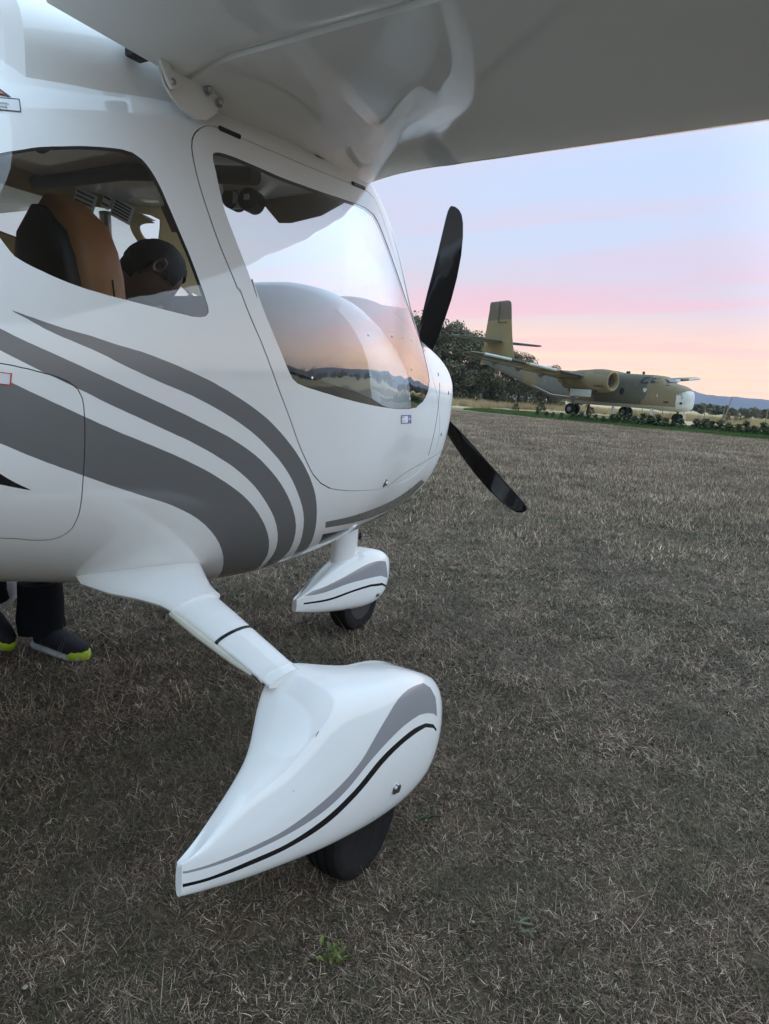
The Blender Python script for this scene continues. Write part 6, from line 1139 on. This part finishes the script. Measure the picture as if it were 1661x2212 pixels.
def finger_hand(w, d):
    """five short skinned chains rooted in the palm"""
    w = Vector(w); d = Vector(d).normalized(); sd = d.cross(Vector((0, 0, 1))).normalized(); J = {'p': (*w, .026), 'q': (*(w + d * .05), .03)}; E_ = [('p', 'q')]
    for i, (o_, L) in enumerate(((-.030, .062), (-.010, .075), (.010, .070), (.030, .055))):
        a = w + d * .075 + sd * o_; b = a + d * L * .55 - Vector((0, 0, .012)); c = b + d * L * .35 - Vector((0, 0, .028)); J.update({f'a{i}': (*a, .010), f'b{i}': (*b, .009), f'c{i}': (*c, .007)}); E_ += [('q', f'a{i}'), (f'a{i}', f'b{i}'), (f'b{i}', f'c{i}')]
    a = w + d * .02 - sd * .04; b = a + d * .04 - sd * .02 - Vector((0, 0, .01)); J.update({'t0': (*a, .012), 't1': (*b, .009)}); E_ += [('p', 't0'), ('t0', 't1')]
    me = skinned(J, E_, 'p'); me.name = 'hand'; me.materials.append(skin_m)
    for p in me.polygons: p.use_smooth = True
    h = link(bpy.data.objects.new('hand', me), person); h.location = (-.33, -.75, 0)
finger_hand((.735, .16, 1.10), (.5, -1, -.2)); finger_hand((.37, .16, .975), (.7, -.6, -.1))
# head, bowed: built about its own centre, face towards +X
bm = bmesh.new(); bmesh.ops.create_uvsphere(bm, u_segments=40, v_segments=28, radius=1)
for v in bm.verts:
    x, y, z = v.co; jaw = max(0, -z); fr = max(0, x)
    nx = x * (.100 - .014 * jaw) + .012 * fr * jaw; ny = y * (.076 - .020 * jaw * jaw); nz = z * .118 - .012 * jaw
    g = math.exp(-((y / .13)**2 + ((z + .12) / .20)**2)) * (x > 0); nx += .022 * g
    nx += .006 * math.exp(-((y / .28)**2 + ((z + .50) / .09)**2)) * (x > 0); nx -= .008 * (math.exp(-(((abs(y) - .38) / .16)**2 + ((z - .05) / .12)**2))) * (x > 0)
    v.co = Vector((nx, ny, nz))
bm.verts.index_update(); hv = [v.co.copy() for v in bm.verts]; hf = [[v.index for v in f.verts] for f in bm.faces]; bm.free()
HM = Matrix.Translation(Vector((.455, .300, 1.475)) - Vector((.33, .75, 0))) @ Matrix.Rotation(radians(-22), 4, 'Z') @ Matrix.Rotation(radians(52), 4, 'Y') @ Matrix.Rotation(radians(-8), 4, 'X')
head = mesh_obj('head', hv, hf, skin_m, person, 180); head.matrix_local = HM
hairv = []; keepf = []
for c in hv:
    n_ = Vector((c.x / .100, c.y / .076, c.z / .118)); hairv.append(c + n_.normalized() * (.010 + .003 * sin(c.x * 300) * sin(c.z * 260)))
for f in hf:
    c = sum((hv[i] for i in f), Vector()) / len(f)
    if c.z > (.072 if c.x > .055 else .0 if c.x > .03 else -.018 if c.x > -.03 else -.095): keepf.append(f)
used = sorted({i for f in keepf for i in f}); mp = {i: k for k, i in enumerate(used)}
mesh_obj('hair', [hairv[i] for i in used], [[mp[i] for i in f] for f in keepf], hair_m, head, 180)
for sg in (-1, 1): MB().loft([[(-.012 + .020 * s_ * cos(a) - .004, sg * (.070 + q_), -.004 + .033 * s_ * sin(a)) for a in np.linspace(0, 2 * pi, 16, endpoint=False)] for s_, q_ in ((.8, 0), (1.0, .008), (1.05, .014), (.85, .018), (.5, .012))]).build('ear', skin_m, head, 60)
for sg in (-1, 1): MB().lathe((.083, sg * .030, .006), (1, sg * .3, 0), [(0, .011), (.004, .009), (.007, .004), (.008, .0005)], 12).build('eye', CGL, head, 60)
def shoe(M4):
    s = empty('shoe', (0, 0, 0), 0, person); s.matrix_local = M4
    def sec(x, w_, h, zo=0.): return [(x, w_ * np.sign(cos(a)) * abs(cos(a))**.7, zo + h * .5 + h * .5 * np.sign(sin(a)) * abs(sin(a))**.7) for a in np.linspace(0, 2 * pi, 20, endpoint=False)]
    MB().loft([sec(-.075, .028, .075, .02), sec(-.06, .036, .088, .02), (sec(-.02, .039, .098, .02)), sec(.03, .042, .082, .02), sec(.08, .046, .066, .02), sec(.13, .046, .052, .02), sec(.165, .036, .042, .02), sec(.182, .016, .030, .022)]).build('upper', shoe_m, s, 60)
    MB().loft([sec(-.09, .026, .030, .004), sec(-.07, .039, .034), sec(0, .042, .032), sec(.08, .050, .028), sec(.14, .049, .028), sec(.175, .036, .026, .003), sec(.192, .014, .02, .008)]).build('sole', sole_m, s, 60)
    MB().loft([sec(.132, .0495, .030, .004), sec(.15, .0490, .045, .003), sec(.170, .040, .043, .003), sec(.188, .022, .034, .005), sec(.197, .008, .02, .010)]).build('toe_cap', neon, s, 60)
    MB().tube([(-.03, -.030, .105), (-.03, .030, .105)], .022, 10).build('ankle_lining', sock, s); 
    for i in range(5): MB().tube([(.02 + .018 * i, -.02, .101 - .008 * i), (.02 + .018 * i, .02, .101 - .008 * i)], .0028, 6).build('lace', CDK, s)
    return s
off = Matrix.Translation(Vector((-.33, -.75, 0)))
shoe(off @ Matrix.Translation((.335, .735, .0)) @ Matrix.Rotation(radians(-82), 4, 'Z'))
shoe(off @ Matrix.Translation((.165, .985, .115)) @ Matrix.Rotation(radians(-70), 4, 'Z') @ Matrix.Rotation(radians(35), 4, 'Y'))
def cuff(p, r):
    p = Vector(p) - Vector((.33, .75, 0)); MB().tube([p + Vector((0, 0, .20)), p + Vector((.004, 0, .12)), p + Vector((-.003, -.004, .05)), p + Vector((.002, -.010, .0))], [r * .95, r, r * 1.04, r * 1.06], 18).build('trouser_leg', trous, person, 60)
cuff((.325, .795, .085), .086); cuff((.165, .93, .20), .088)

# ------------------------------------------------------------------ the hazy evening air
hm = bpy.data.materials.new('evening_air'); hm.use_nodes = True; t = NT(hm.node_tree); t.n.clear(); pv = t.add('ShaderNodeVolumePrincipled'); pv.inputs['Color'].default_value = (.60, .68, .92, 1); pv.inputs['Density'].default_value = HAZE
pv.inputs['Anisotropy'].default_value = .0; t.put(t.add('ShaderNodeOutputMaterial').inputs['Volume'], pv.outputs[0])
if HAZE > 0:
    o = MB().box((CAM.x, CAM.y, 60), (3900, 3900, 62)).build('haze', hm, None, None); tag(o, 'thin blue evening haze over the whole plain', 'haze', kind='stuff')
